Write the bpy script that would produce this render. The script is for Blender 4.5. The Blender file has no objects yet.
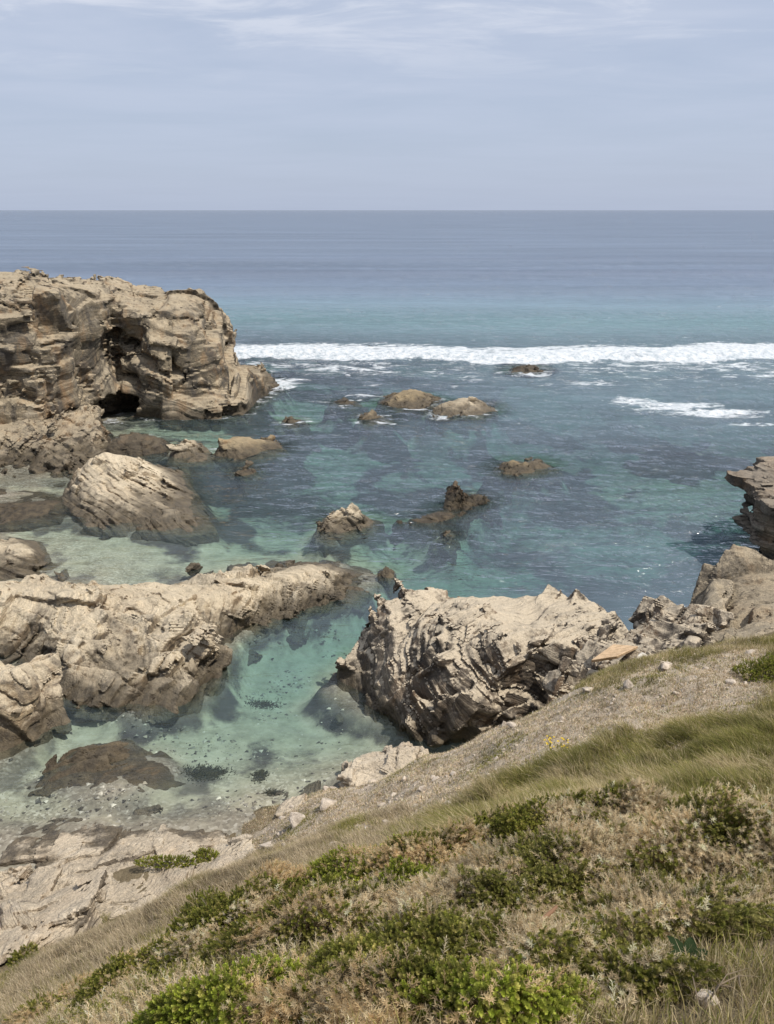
import bpy, math, random
import numpy as np
from math import radians, sin, cos
random.seed(7)
RNG = np.random.default_rng(7)
F32 = np.float32

# ------------------------------------------------------------------ scene / camera
scene = bpy.context.scene
COL = scene.collection
H = 15.0
FPX = 804.0
PITCH = radians(20.6)
CP, SP = cos(PITCH), sin(PITCH)

def ray(px, py):
    x = (px - 387.0) / FPX
    y = (512.0 - py) / FPX
    return x, CP + y * SP, -SP + y * CP
def PZ(px, py, z=0.0):
    X, Y, Z = ray(px, py)
    t = (z - H) / Z
    return (X * t, Y * t, z)
def PY(px, py, Yd):
    X, Y, Z = ray(px, py)
    t = Yd / Y
    return (X * t, Yd, H + Z * t)

# ------------------------------------------------------------------ numpy noise
def _hash(ix, iy, iz, seed):
    h = (ix.astype(np.uint32) * np.uint32(0x9E3779B1)) ^ (iy.astype(np.uint32) * np.uint32(0x85EBCA77)) ^ (iz.astype(np.uint32) * np.uint32(0xC2B2AE3D))
    h = h + np.uint32((seed * 0x27D4EB2F) & 0xFFFFFFFF)
    h ^= h >> np.uint32(15); h *= np.uint32(0x2C1B3C6D)
    h ^= h >> np.uint32(12); h *= np.uint32(0x297A2D39)
    h ^= h >> np.uint32(15)
    return h
def hash01(ix, iy, iz, seed):
    return (_hash(ix.astype(np.int32), iy.astype(np.int32), iz.astype(np.int32), seed) & np.uint32(0xFFFFFF)).astype(F32) / F32(0xFFFFFF)
def noise3(x, y, z, seed=0):
    """gradient noise, about -1..1"""
    x = np.asarray(x, F32); y = np.asarray(y, F32); z = np.asarray(z, F32)
    fx = np.floor(x); fy = np.floor(y); fz = np.floor(z)
    ix = fx.astype(np.int32); iy = fy.astype(np.int32); iz = fz.astype(np.int32)
    x = x - fx; y = y - fy; z = z - fz
    u = x * x * x * (x * (x * 6 - 15) + 10); v = y * y * y * (y * (y * 6 - 15) + 10); w = z * z * z * (z * (z * 6 - 15) + 10)
    def g(dx, dy, dz):
        h = _hash(ix + dx, iy + dy, iz + dz, seed)
        gx = (h & np.uint32(255)).astype(F32) / F32(127.5) - 1
        gy = ((h >> np.uint32(8)) & np.uint32(255)).astype(F32) / F32(127.5) - 1
        gz = ((h >> np.uint32(16)) & np.uint32(255)).astype(F32) / F32(127.5) - 1
        return gx * (x - dx) + gy * (y - dy) + gz * (z - dz)
    a = g(0, 0, 0); a += u * (g(1, 0, 0) - a)
    b = g(0, 1, 0); b += u * (g(1, 1, 0) - b)
    a += v * (b - a)
    c = g(0, 0, 1); c += u * (g(1, 0, 1) - c)
    d = g(0, 1, 1); d += u * (g(1, 1, 1) - d)
    c += v * (d - c)
    return (a + w * (c - a)) * F32(1.3)
def fbm(x, y, z, oct=4, seed=0, gain=0.5):
    s = 0; a = 1.0; f = 1.0
    for i in range(oct):
        s = s + a * noise3(x * f + 13.7 * i, y * f + 7.1 * i, z * f - 3.3 * i, seed + i)
        a *= gain; f *= 2.03
    return s
def sstep(a, b, x):
    t = np.clip((x - a) / (b - a), 0, 1)
    return t * t * (3 - 2 * t)

# ------------------------------------------------------------------ interpolation and polygons
class TPS:
    """thin-plate interpolation of scattered heights"""
    def __init__(self, pts, reg=1e-3):
        p = np.array(pts, float)
        self.c = p[:, :2].mean(0); self.s = max(1e-3, p[:, :2].std())
        q = (p[:, :2] - self.c) / self.s
        n = len(q)
        r = np.linalg.norm(q[:, None] - q[None], axis=2)
        K = np.where(r > 0, r * r * np.log(r + 1e-12), 0) + reg * np.eye(n)
        Pm = np.hstack([np.ones((n, 1)), q])
        A = np.block([[K, Pm], [Pm.T, np.zeros((3, 3))]])
        sol = np.linalg.solve(A, np.concatenate([p[:, 2], np.zeros(3)]))
        self.w = sol[:n]; self.a = sol[n:]; self.q = q
        self.lo = p[:, 2].min(); self.hi = p[:, 2].max()
    def __call__(self, x, y):
        x = (np.asarray(x, float) - self.c[0]) / self.s; y = (np.asarray(y, float) - self.c[1]) / self.s
        out = self.a[0] + self.a[1] * x + self.a[2] * y
        for (qx, qy), w in zip(self.q, self.w):
            r2 = (x - qx) ** 2 + (y - qy) ** 2
            out = out + w * 0.5 * r2 * np.log(r2 + 1e-12)
        return out
def sdpoly(x, y, poly):
    """signed distance to a polygon, negative inside"""
    poly = np.array(poly, float)
    d = np.full(np.shape(x), 1e9); ins = np.zeros(np.shape(x), bool)
    n = len(poly)
    for i in range(n):
        ax, ay = poly[i]; bx, by = poly[(i + 1) % n]
        ex, ey = bx - ax, by - ay
        wx, wy = x - ax, y - ay
        t = np.clip((wx * ex + wy * ey) / (ex * ex + ey * ey + 1e-12), 0, 1)
        d = np.minimum(d, (wx - ex * t) ** 2 + (wy - ey * t) ** 2)
        c = ((ay <= y) & (by > y)) | ((by <= y) & (ay > y))
        xi = ax + (y - ay) / (by - ay + (1e-12 if by == ay else 0)) * ex
        ins ^= c & (x < xi)
    d = np.sqrt(d)
    return np.where(ins, -d, d)
def smax(a, b, k):
    h = np.clip(0.5 - 0.5 * (b - a) / k, 0, 1)
    return b + (a - b) * h + k * h * (1 - h)
def smin(a, b, k):
    return -smax(-a, -b, k)

# ------------------------------------------------------------------ mesh helpers
def mesh_np(name, verts, faces, mat=None, smooth=True, attrs=None):
    """faces: (n,3) or (n,4) array, or a list of such arrays"""
    if not isinstance(faces, (list, tuple)): faces = [faces]
    faces = [np.asarray(f, np.int32) for f in faces if len(f)]
    me = bpy.data.meshes.new(name)
    verts = np.asarray(verts, F32)
    me.vertices.add(len(verts)); me.vertices.foreach_set('co', verts.ravel())
    nl = sum(f.size for f in faces); npoly = sum(len(f) for f in faces)
    me.loops.add(nl); me.polygons.add(npoly)
    me.loops.foreach_set('vertex_index', np.concatenate([f.ravel() for f in faces]))
    tot = np.concatenate([np.full(len(f), f.shape[1], np.int32) for f in faces])
    st = np.concatenate([[0], np.cumsum(tot)[:-1]]).astype(np.int32)
    me.polygons.foreach_set('loop_start', st)
    try: me.polygons.foreach_set('loop_total', tot)
    except Exception: pass
    me.update(calc_edges=True)
    me.polygons.foreach_set('use_smooth', np.full(npoly, smooth, bool))
    for k, v in (attrs or {}).items():
        v = np.asarray(v, F32)
        if v.ndim == 2:
            a = me.attributes.new(k, 'FLOAT_COLOR', 'POINT')
            if v.shape[1] == 3: v = np.hstack([v, np.ones((len(v), 1), F32)])
            a.data.foreach_set('color', v.ravel())
        else:
            a = me.attributes.new(k, 'FLOAT', 'POINT'); a.data.foreach_set('value', v)
    if mat: me.materials.append(mat)
    return me
def link(name, me, parent=None, loc=None):
    o = bpy.data.objects.new(name, me); COL.objects.link(o)
    if parent: o.parent = parent
    if loc is not None: o.location = loc
    return o
def tag(o, label=None, cat=None, group=None, kind=None):
    if label: o['label'] = label
    if cat: o['category'] = cat
    if group: o['group'] = group
    if kind: o['kind'] = kind
    return o
def empty(name, loc, label, cat, group=None):
    o = bpy.data.objects.new(name, None); COL.objects.link(o); o.location = loc; o.empty_display_size = 0.1
    return tag(o, label, cat, group)
def grid_faces(nu, nv):
    i = np.arange(nu * nv).reshape(nu, nv)
    return np.stack([i[:-1, :-1], i[1:, :-1], i[1:, 1:], i[:-1, 1:]], -1).reshape(-1, 4)

def surface_nets(d, org, h):
    ins = d < 0
    c = np.zeros(tuple(s - 1 for s in d.shape), np.uint8)
    sl = [slice(None, -1), slice(1, None)]
    for a in (0, 1):
        for b in (0, 1):
            for e in (0, 1):
                c += ins[sl[a], sl[b], sl[e]]
    act = (c > 0) & (c < 8)
    idx = np.full(c.shape, -1, np.int32)
    I, J, K = np.nonzero(act)
    idx[I, J, K] = np.arange(len(I))
    val = {}
    for a in (0, 1):
        for b in (0, 1):
            for e in (0, 1):
                val[(a, b, e)] = d[I + a, J + b, K + e]
    pos = np.zeros((len(I), 3), F32); cnt = np.zeros(len(I), F32)
    def edge(p, q):
        A, B = val[p], val[q]
        m = (A < 0) != (B < 0)
        t = np.where(m, A / np.where(m, A - B, 1), 0)
        for ax in range(3):
            pos[:, ax] += np.where(m, p[ax] + t * (q[ax] - p[ax]), 0)
        cnt[:] += m
    for a in (0, 1):
        for b in (0, 1):
            edge((0, a, b), (1, a, b)); edge((a, 0, b), (a, 1, b)); edge((a, b, 0), (a, b, 1))
    pos /= np.maximum(cnt, 1)[:, None]
    V = (pos + np.stack([I, J, K], 1)) * h + np.array(org, F32)
    faces = []
    for ax in range(3):
        A = [slice(None)] * 3; B = [slice(None)] * 3
        A[ax] = slice(None, -1); B[ax] = slice(1, None)
        sa, sb = ins[tuple(A)], ins[tuple(B)]
        e = np.array(np.nonzero(sa != sb))
        o1, o2 = [k for k in range(3) if k != ax]
        ok = (e[o1] >= 1) & (e[o2] >= 1) & (e[o1] < c.shape[o1]) & (e[o2] < c.shape[o2])
        e = e[:, ok]
        flip = sa[tuple(e)]
        def cell(d1, d2):
            f = e.copy(); f[o1] -= d1; f[o2] -= d2
            return idx[f[0], f[1], f[2]]
        q = np.stack([cell(1, 1), cell(0, 1), cell(0, 0), cell(1, 0)], 1)
        if ax == 1: flip = ~flip
        q = np.where(flip[:, None], q, q[:, ::-1])
        faces.append(q[(q >= 0).all(1)])
    return V, np.concatenate(faces)

def biggest_piece(V, Fc):
    lab = np.arange(len(V))
    for it in range(400):
        m = lab[Fc].min(1)
        new = lab.copy()
        for k in range(4): np.minimum.at(new, Fc[:, k], m)
        new = new[new]; new = new[new]
        if (new == lab).all(): break
        lab = new
    ids, cnt = np.unique(lab, return_counts=True)
    keep = lab == ids[cnt.argmax()]
    remap = np.cumsum(keep) - 1
    return V[keep], remap[Fc[keep[Fc[:, 0]]]]

# ------------------------------------------------------------------ node helpers
class NT:
    def __init__(s, tree): s.t = tree; s.n = tree.nodes; s.l = tree.links
    def node(s, typ, **kw):
        n = s.n.new(typ)
        for k, v in kw.items(): setattr(n, k, v)
        return n
    def put(s, sock, v):
        if isinstance(v, bpy.types.NodeSocket): s.l.new(v, sock)
        elif isinstance(v, (tuple, list)):
            sock.default_value = (*v, 1.0) if (len(v) == 3 and len(sock.default_value) == 4) else v
        else: sock.default_value = v
    def math(s, op, a, b=None, c=None, clamp=False):
        n = s.node('ShaderNodeMath', operation=op, use_clamp=clamp)
        s.put(n.inputs[0], a)
        if b is not None: s.put(n.inputs[1], b)
        if c is not None: s.put(n.inputs[2], c)
        return n.outputs[0]
    def attr(s, name, out='Fac'):
        return s.node('ShaderNodeAttribute', attribute_name=name).outputs[out]
    def noise(s, vec, scale, detail=4, rough=0.55, dim='3D', dist=0.0, w=None):
        n = s.node('ShaderNodeTexNoise', noise_dimensions=dim)
        if vec is not None: s.l.new(vec, n.inputs['Vector'])
        if w is not None: s.put(n.inputs['W'], w)
        n.inputs['Scale'].default_value = scale; n.inputs['Detail'].default_value = detail
        n.inputs['Roughness'].default_value = rough; n.inputs['Distortion'].default_value = dist
        return n.outputs[0]
    def ramp(s, fac, stops, interp='LINEAR'):
        n = s.node('ShaderNodeValToRGB'); n.color_ramp.interpolation = interp
        el = n.color_ramp.elements
        while len(el) < len(stops): el.new(0.5)
        for e, (p, c) in zip(el, stops):
            e.position = p; e.color = (*c, 1) if isinstance(c, (tuple, list)) else (c, c, c, 1)
        s.l.new(fac, n.inputs[0])
        return n.outputs[0]
    def mix(s, fac, a, b, mode='MIX'):
        n = s.node('ShaderNodeMix', data_type='RGBA', blend_type=mode)
        s.put(n.inputs[0], fac); s.put(n.inputs[6], a); s.put(n.inputs[7], b)
        return n.outputs[2]
    def mapr(s, v, a, b, c=0.0, d=1.0, smooth=False):
        n = s.node('ShaderNodeMapRange', interpolation_type='SMOOTHSTEP' if smooth else 'LINEAR')
        s.put(n.inputs[0], v)
        for i, q in enumerate((a, b, c, d)): s.put(n.inputs[i + 1], q)
        return n.outputs[0]
    def bump(s, h, strength, dist, normal=None):
        n = s.node('ShaderNodeBump'); n.inputs['Strength'].default_value = strength; n.inputs['Distance'].default_value = dist
        s.l.new(h, n.inputs['Height'])
        if normal is not None: s.l.new(normal, n.inputs['Normal'])
        return n.outputs[0]
    def scale(s, vec, xyz):
        n = s.node('ShaderNodeMapping'); n.inputs['Scale'].default_value = xyz
        s.l.new(vec, n.inputs[0]); return n.outputs[0]
def material(name):
    m = bpy.data.materials.new(name); m.use_nodes = True
    m.node_tree.nodes.clear()
    g = NT(m.node_tree)
    out = g.node('ShaderNodeOutputMaterial')
    return m, g, out
def principled(g, out, color, rough=0.8, normal=None, spec=0.3, **kw):
    p = g.node('ShaderNodeBsdfPrincipled')
    g.put(p.inputs['Base Color'], color); g.put(p.inputs['Roughness'], rough)
    g.put(p.inputs['Specular IOR Level'], spec)
    if normal is not None: g.l.new(normal, p.inputs['Normal'])
    for k, v in kw.items(): g.put(p.inputs[k], v)
    g.l.new(p.outputs[0], out.inputs['Surface'])
    return p

# ------------------------------------------------------------------ materials
def rock_material(name, dark, mid, pale, cap, capamt=0.6, wet=0.55, rust=0.25, speck=0.5, capt=(0.4, 0.88), stain=0.6):
    m, g, out = material(name)
    geo = g.node('ShaderNodeNewGeometry')
    pos, nor = geo.outputs['Position'], geo.outputs['Normal']
    sep = g.node('ShaderNodeSeparateXYZ'); g.l.new(pos, sep.inputs[0]); z = sep.outputs[2]
    sepn = g.node('ShaderNodeSeparateXYZ'); g.l.new(nor, sepn.inputs[0]); nz = sepn.outputs[2]
    s = g.attr('strata'); blk = g.attr('block')
    big = g.noise(pos, 0.35, 5, 0.6)
    bands = g.noise(None, 1.0, 4, 0.75, dim='1D', w=g.math('MULTIPLY_ADD', s, 5.0, g.math('MULTIPLY', g.noise(pos, 1.6, 4), 0.9)))
    fine = g.noise(pos, 9.0, 5, 0.7)
    bandc = g.mapr(bands, 0.3, 0.7)
    t = g.math('ADD', g.math('MULTIPLY', bandc, 0.42), g.math('MULTIPLY', blk, 0.42))
    t = g.math('ADD', t, g.math('MULTIPLY', g.math('SUBTRACT', big, 0.5), 1.25))
    t = g.math('ADD', t, g.math('MULTIPLY', g.math('SUBTRACT', fine, 0.5), 0.7))
    c = g.ramp(t, [(0.08, dark), (0.34, mid), (0.58, pale), (0.82, cap)])
    # thin dark laminae between the beds
    lam = g.noise(None, 1.0, 3, 0.8, dim='1D', w=g.math('MULTIPLY_ADD', s, 17.0, g.math('MULTIPLY', g.noise(pos, 2.5, 4, 0.6), 3.0)))
    lamf = g.math('MULTIPLY', g.mapr(lam, 0.40, 0.30, 0, 1, True), g.mapr(g.noise(pos, 0.9, 4, 0.65), 0.4, 0.6, 0.1, 0.9))
    c = g.mix(lamf, c, tuple(q * 0.8 for q in dark))
    # some blocks are cold grey slate, some warmer
    gb = g.math('MULTIPLY', g.mapr(g.math('ADD', blk, g.math('MULTIPLY', g.math('SUBTRACT', big, 0.5), 0.8)), 0.52, 0.7, 0, 1, True), 0.5)
    c = g.mix(gb, c, g.mix(0.55, tuple(q * 0.9 for q in (pale[2], pale[2], pale[2])), c))
    # rusty iron stains in patches of their own
    rs = g.mapr(g.noise(g.scale(pos, (1, 1, 0.4)), 0.8, 5, 0.65), 0.5, 0.68, 0, rust + 0.12)
    c = g.mix(rs, c, (0.30, 0.17, 0.075))
    # paler colour on upward-facing faces, broken up by noise
    cap_noise = g.noise(pos, 2.2, 6, 0.7)
    cf = g.math('MULTIPLY', g.mapr(g.math('ADD', nz, g.math('MULTIPLY', g.math('SUBTRACT', cap_noise, 0.5), 1.5)), capt[0], capt[1], 0, 1, True), capamt)
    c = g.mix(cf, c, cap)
    # grey-black lichen and seepage stains on the steeper faces
    st = g.mapr(g.noise(g.scale(pos, (1, 1, 0.45)), 0.85, 6, 0.68, dist=0.6), 0.50, 0.62, 0, stain, True)
    st = g.math('MULTIPLY', st, g.mapr(nz, 0.55, 0.95, 1.0, 0.25))
    c = g.mix(st, c, (0.07, 0.061, 0.052))
    # dark lichen specks
    sp = g.mapr(g.noise(pos, 5.5, 6, 0.8), 0.56, 0.66, 0, speck, True)
    c = g.mix(sp, c, (0.075, 0.066, 0.056))
    grain = g.mapr(g.noise(pos, 28.0, 4, 0.75), 0.25, 0.75, 0.62, 1.38)
    c = g.mix(1.0, c, g.node('ShaderNodeCombineColor').outputs[0], 'MULTIPLY') if False else g.mix(1.0, c, grain, 'MULTIPLY')
    # tide zone: dark film of weed and barnacles below the high water line
    wn = g.math('ADD', z, g.math('MULTIPLY', g.math('SUBTRACT', g.noise(pos, 1.1, 5, 0.65), 0.5), 1.1))
    wf = g.mapr(wn, min(0.22, wet * 0.4), wet + 0.2, 1, 0, True)
    wetc = g.mix(g.mapr(g.noise(pos, 3.0, 5, 0.7), 0.4, 0.65), (0.04, 0.032, 0.023), (0.11, 0.085, 0.052))
    c = g.mix(g.math('MULTIPLY', wf, 0.88), c, wetc)
    rough = g.mapr(wf, 0, 1, 0.9, 0.55)
    hgt = g.math('ADD', g.math('SUBTRACT', g.math('MULTIPLY', bands, 0.8), g.math('MULTIPLY', lamf, 0.35)), g.math('ADD', g.math('MULTIPLY', fine, 0.5), g.math('MULTIPLY', g.noise(pos, 24, 4, 0.7), 0.22)))
    nrm = g.bump(hgt, 0.9, 0.16)
    principled(g, out, c, rough, nrm, 0.25)
    return m
M = {}
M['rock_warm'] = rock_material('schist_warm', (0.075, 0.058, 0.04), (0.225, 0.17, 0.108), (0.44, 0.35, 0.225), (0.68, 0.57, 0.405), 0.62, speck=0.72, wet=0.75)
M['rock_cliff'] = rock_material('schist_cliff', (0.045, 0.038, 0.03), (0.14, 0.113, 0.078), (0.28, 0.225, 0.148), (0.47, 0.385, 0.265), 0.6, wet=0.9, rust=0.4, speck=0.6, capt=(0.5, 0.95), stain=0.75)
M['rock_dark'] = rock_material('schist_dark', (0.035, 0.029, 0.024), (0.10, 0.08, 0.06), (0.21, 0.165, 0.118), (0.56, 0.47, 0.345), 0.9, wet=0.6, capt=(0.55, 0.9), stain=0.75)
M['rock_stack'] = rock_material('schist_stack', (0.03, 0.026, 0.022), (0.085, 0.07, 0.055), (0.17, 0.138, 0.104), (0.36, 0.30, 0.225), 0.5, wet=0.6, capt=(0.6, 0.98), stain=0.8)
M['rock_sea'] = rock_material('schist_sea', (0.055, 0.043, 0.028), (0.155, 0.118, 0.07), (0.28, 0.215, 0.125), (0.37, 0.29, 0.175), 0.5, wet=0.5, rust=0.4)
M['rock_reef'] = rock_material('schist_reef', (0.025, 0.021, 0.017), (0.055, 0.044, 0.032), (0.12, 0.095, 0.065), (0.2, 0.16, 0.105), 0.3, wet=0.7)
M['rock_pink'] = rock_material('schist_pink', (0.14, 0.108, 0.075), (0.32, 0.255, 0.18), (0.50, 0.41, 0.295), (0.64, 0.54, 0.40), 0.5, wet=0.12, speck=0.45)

# ------------------------------------------------------------------ rock builder
def strata_frame(n):
    n = np.array(n, float); n /= np.linalg.norm(n)
    a = np.array([0, 0, 1.0]) if abs(n[2]) < 0.9 else np.array([0, 1.0, 0])
    u = np.cross(a, n); u /= np.linalg.norm(u)
    return n.astype(F32), u.astype(F32), np.cross(n, u).astype(F32)

def strata_coords(x, y, z, fr, seed, warp):
    n, u, v = fr
    w = fbm(x * 0.22, y * 0.22, z * 0.22, 3, seed + 50) * warp
    s = x * n[0] + y * n[1] + z * n[2] + w
    return s, x * u[0] + y * u[1] + z * u[2], x * v[0] + y * v[1] + z * v[2]

def blocks(s, u, v, t, L, W, seed, crack=0.5, tilt=1.1):
    """offset of broken beds: each bed is split along two joint sets, each block sits in or out and tilts"""
    s = s / t
    s = s + 0.5 * np.sin(s * 1.3 + seed) + 0.13 * np.sin(s * 4.1 + 2 * seed)
    li = np.floor(s); fs = s - li
    z0 = np.zeros_like(li)
    uu = u / L + 9 * hash01(li, z0, z0, seed + 1); vv = v / W + 9 * hash01(li, z0, z0 + 1, seed + 2)
    iu = np.floor(uu); iv = np.floor(vv)
    fu = uu - iu; fv = vv - iv
    r = hash01(li, iu, iv, seed + 3)
    r2 = hash01(li, iu, iv, seed + 4) - 0.5; r3 = hash01(li, iu, iv, seed + 5) - 0.5
    d = (r - 0.5) * 1.3 + ((fu - 0.5) * r2 + (fv - 0.5) * r3) * tilt
    d = d - crack * np.clip(1 - fs / 0.16, 0, 1) - 0.6 * crack * np.clip(1 - np.minimum(fu, fv) / 0.07, 0, 1)
    return d.astype(F32), r

def world_poly(poly):
    out = []
    for p in poly:
        if len(p) == 3: out.append(PZ(p[0], p[1], p[2])[:2])
        else: out.append(PZ(p[0], p[1])[:2])
    return out

ROCKS = []
def rock(name, label, cat, solids, vox, mat, n=(0.3, -0.3, 0.9), seed=1, amp=1.0, t=(0.9, 0.3), L=(3.0, 1.1), W=(2.2, 0.9),
         A=(0.35, 0.12), low=0.25, lowf=0.35, warp=0.5, inset=None, cuts=(), zmin=-1.6, group=None, sharp=32, adds=(), fine=0.045, crack=0.6, slabs=1.0, sscale=1.0):
    """solids: dicts with poly (waterline in photo pixels), tops [(px,py,Y)], kind dome|mesa"""
    polys = [world_poly(s['poly']) if 'poly' in s else s['wpoly'] for s in solids]
    allp = np.concatenate([np.array(p) for p in polys])
    tops = [[PY(*q) for q in s['tops']] for s in solids]
    zt = max(max(q[2] for q in tp) for tp in tops)
    pad = 1.2
    lo = np.array([allp[:, 0].min() - pad, allp[:, 1].min() - pad, zmin]); hi = np.array([allp[:, 0].max() + pad, allp[:, 1].max() + pad, zt + pad])
    dims = np.ceil((hi - lo) / vox).astype(int) + 1
    X = lo[0] + np.arange(dims[0]) * vox; Yg = lo[1] + np.arange(dims[1]) * vox; Z = (lo[2] + np.arange(dims[2]) * vox).astype(F32)
    gx, gy = np.meshgrid(X, Yg, indexing='ij')
    D = None
    for s, poly, tp in zip(solids, polys, tops):
        sd = sdpoly(gx, gy, poly)
        if s.get('kind', 'dome') == 'dome':
            bz = s.get('bz', -0.1)
            pts = [(p[0], p[1], bz) for p in poly]
            for i in range(len(poly)):
                a, b = poly[i], poly[(i + 1) % len(poly)]
                if math.dist(a, b) > 1.2 * vox * 10: pts.append(((a[0] + b[0]) / 2, (a[1] + b[1]) / 2, bz))
            pts += [(q[0], q[1], q[2]) for q in tp]
            f = TPS(pts, 1e-4)
            h = f(gx, gy)
            h = np.clip(h, -3, f.hi + 0.25)
            h = np.where(sd > 0, np.minimum(h, bz) - sd * 2.6, h)
            hx, hy = np.gradient(h, vox)
            gr = np.sqrt(1 + np.minimum(hx * hx + hy * hy, 16))
            d = ((Z[None, None, :] - h[:, :, None].astype(F32)) / gr[:, :, None].astype(F32))
        else:
            f = TPS([(q[0], q[1], q[2]) for q in tp], 1e-3)
            h = np.clip(f(gx, gy), f.lo - 0.5, f.hi + 0.3)
            dt = (Z[None, None, :] - h[:, :, None].astype(F32)) * F32(0.9)
            ds = (sd[:, :, None].astype(F32) + F32(s.get('batter', 0.15)) * Z[None, None, :]) * F32(0.95)
            d = smax(dt, ds, F32(s.get('k', 0.6)))
        D = d if D is None else smin(D, d, F32(s.get('blend', 0.3)))
    D = D.astype(F32) + F32(amp * (0.36 * A[0] + 0.2 * low) if inset is None else inset)
    def ell(c, r):
        q = np.sqrt(((gx - c[0]) / r[0])[:, :, None] ** 2 + ((gy - c[1]) / r[1])[:, :, None] ** 2 + ((Z - c[2]) / r[2])[None, None, :] ** 2)
        return ((q - 1) * min(r)).astype(F32)
    # tilted slabs broken along the beds stand out of the mass
    fr = strata_frame(n)
    rs = np.random.default_rng(seed + 900)
    if slabs > 0:
        hs = np.array([t[0] * 0.36, L[0] * 0.42, W[0] * 0.42]) * sscale
        D += F32(0.22 * hs[0])
        Is, Js, Ks = np.nonzero((np.abs(D) < vox) & (Z > -0.3)[None, None, :])
        area = len(Is) * vox * vox * 0.5
        ns = int(slabs * 1.5 * area / (hs[1] * hs[2] * 4 * 0.55))
        ns = min(ns, 420)
        gD = D.copy()
        for q in rs.integers(0, len(Is), ns):
            i, j, k = Is[q], Js[q], Ks[q]
            if not (0 < i < dims[0] - 1 and 0 < j < dims[1] - 1 and 0 < k < dims[2] - 1): continue
            N = np.array([gD[i + 1, j, k] - gD[i - 1, j, k], gD[i, j + 1, k] - gD[i, j - 1, k], gD[i, j, k + 1] - gD[i, j, k - 1]]); N /= np.linalg.norm(N) + 1e-9
            B = np.array(fr, float); e_ = rs.normal(0, 0.11, (3, 3)); B = B + e_
            B[0] /= np.linalg.norm(B[0]); ca = rs.normal(0, 0.35); uu = B[1] * cos(ca) + B[2] * sin(ca)
            uu -= B[0] * (uu @ B[0]); uu /= np.linalg.norm(uu); B[1] = uu; B[2] = np.cross(B[0], uu)
            h3 = hs * rs.uniform(0.45, 1.25, 3)
            ext = (np.abs(B @ N) * h3).sum()
            c = np.array([X[i], Yg[j], Z[k]]) - N * (ext - rs.uniform(0.0, 0.75) * hs[0] * (0.3 if N[2] > 0.7 else 1.0) - 0.02)
            R = np.sqrt((h3 ** 2).sum()) + 2 * vox
            l_ = [max(0, int((c[m_] - R - lo[m_]) / vox)) for m_ in range(3)]; u_ = [min(dims[m_], int((c[m_] + R - lo[m_]) / vox) + 2) for m_ in range(3)]
            if min(u_[m_] - l_[m_] for m_ in range(3)) < 2: continue
            xx = (X[l_[0]:u_[0]] - c[0]).astype(F32)[:, None, None]; y3 = (Yg[l_[1]:u_[1]] - c[1]).astype(F32)[None, :, None]; z3 = (Z[l_[2]:u_[2]] - F32(c[2]))[None, None, :]
            dd = None
            for m_ in range(3):
                a_ = np.abs(xx * F32(B[m_, 0]) + y3 * F32(B[m_, 1]) + z3 * F32(B[m_, 2])) - F32(h3[m_])
                dd = a_ if dd is None else np.maximum(dd, a_)
            sl_ = (slice(l_[0], u_[0]), slice(l_[1], u_[1]), slice(l_[2], u_[2]))
            D[sl_] = np.minimum(D[sl_], dd)
    for (c, r) in cuts: D = smax(D, -ell(c, r), F32(0.3))
    for (c, r) in adds: D = smin(D, ell(c, r), F32(0.3))
    band = (abs(D) < (low + A[0] + A[1]) * amp * 1.5 + 3 * vox)
    I, J, K = np.nonzero(band)
    x = X[I].astype(F32); y = Yg[J].astype(F32); z = Z[K]
    fr = strata_frame(n)
    s, u, v = strata_coords(x, y, z, fr, seed, warp)
    jx0 = 0.4 * noise3(x * 0.4, y * 0.4, z * 0.4, seed + 8)
    disp = 0.6 * low * fbm(x * lowf, y * lowf, z * lowf, 3, seed)
    bb, _ = blocks(s + 0.37, u * 0.93 + v * 0.35 + jx0, v * 0.93 - u * 0.35 - jx0, t[0] * 3.2, L[0] * 1.1, W[0] * 1.3, seed + 501, 0.2, 2.4)
    disp = disp + 0.9 * low * bb
    jx = 0.25 * noise3(x * 0.9, y * 0.9, z * 0.9, seed + 9)
    msk = np.clip(0.7 + 1.5 * noise3(x * 0.3, y * 0.3, z * 0.3, seed + 20), 0.15, 1.4)
    for i in range(len(A)):
        b, _ = blocks(s, u + jx, v - jx, t[i], L[i], W[i], seed + 31 * i, crack)
        disp = disp + A[i] * b * msk
    disp = disp + fine * fbm(x * 2.2, y * 2.2, z * 2.2, 3, seed + 77)
    D[I, J, K] -= amp * disp
    D[:, :, 0] = np.maximum(D[:, :, 0], 0.01)
    V, Fc = surface_nets(D, lo, vox)
    V, Fc = biggest_piece(V, Fc)
    s, u, v = strata_coords(V[:, 0], V[:, 1], V[:, 2], fr, seed, warp)
    jx = 0.25 * noise3(V[:, 0] * 0.9, V[:, 1] * 0.9, V[:, 2] * 0.9, seed + 9)
    _, r1 = blocks(s, u + jx, v - jx, t[0], L[0], W[0], seed)
    _, r2 = blocks(s, u + jx, v - jx, t[-1], L[-1], W[-1], seed + 31 * (len(t) - 1))
    base = np.array([V[:, 0].mean(), V[:, 1].mean(), 0.0])
    me = mesh_np(name, V - base, Fc, M[mat], True, {'strata': s, 'block': 0.6 * r1 + 0.4 * r2})
    me.set_sharp_from_angle(angle=radians(sharp))
    o = link(name, me, loc=base)
    tag(o, label, cat, group)
    ROCKS.append((o, polys))
    print('ROCK', name, dims, len(V))
    return o
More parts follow.
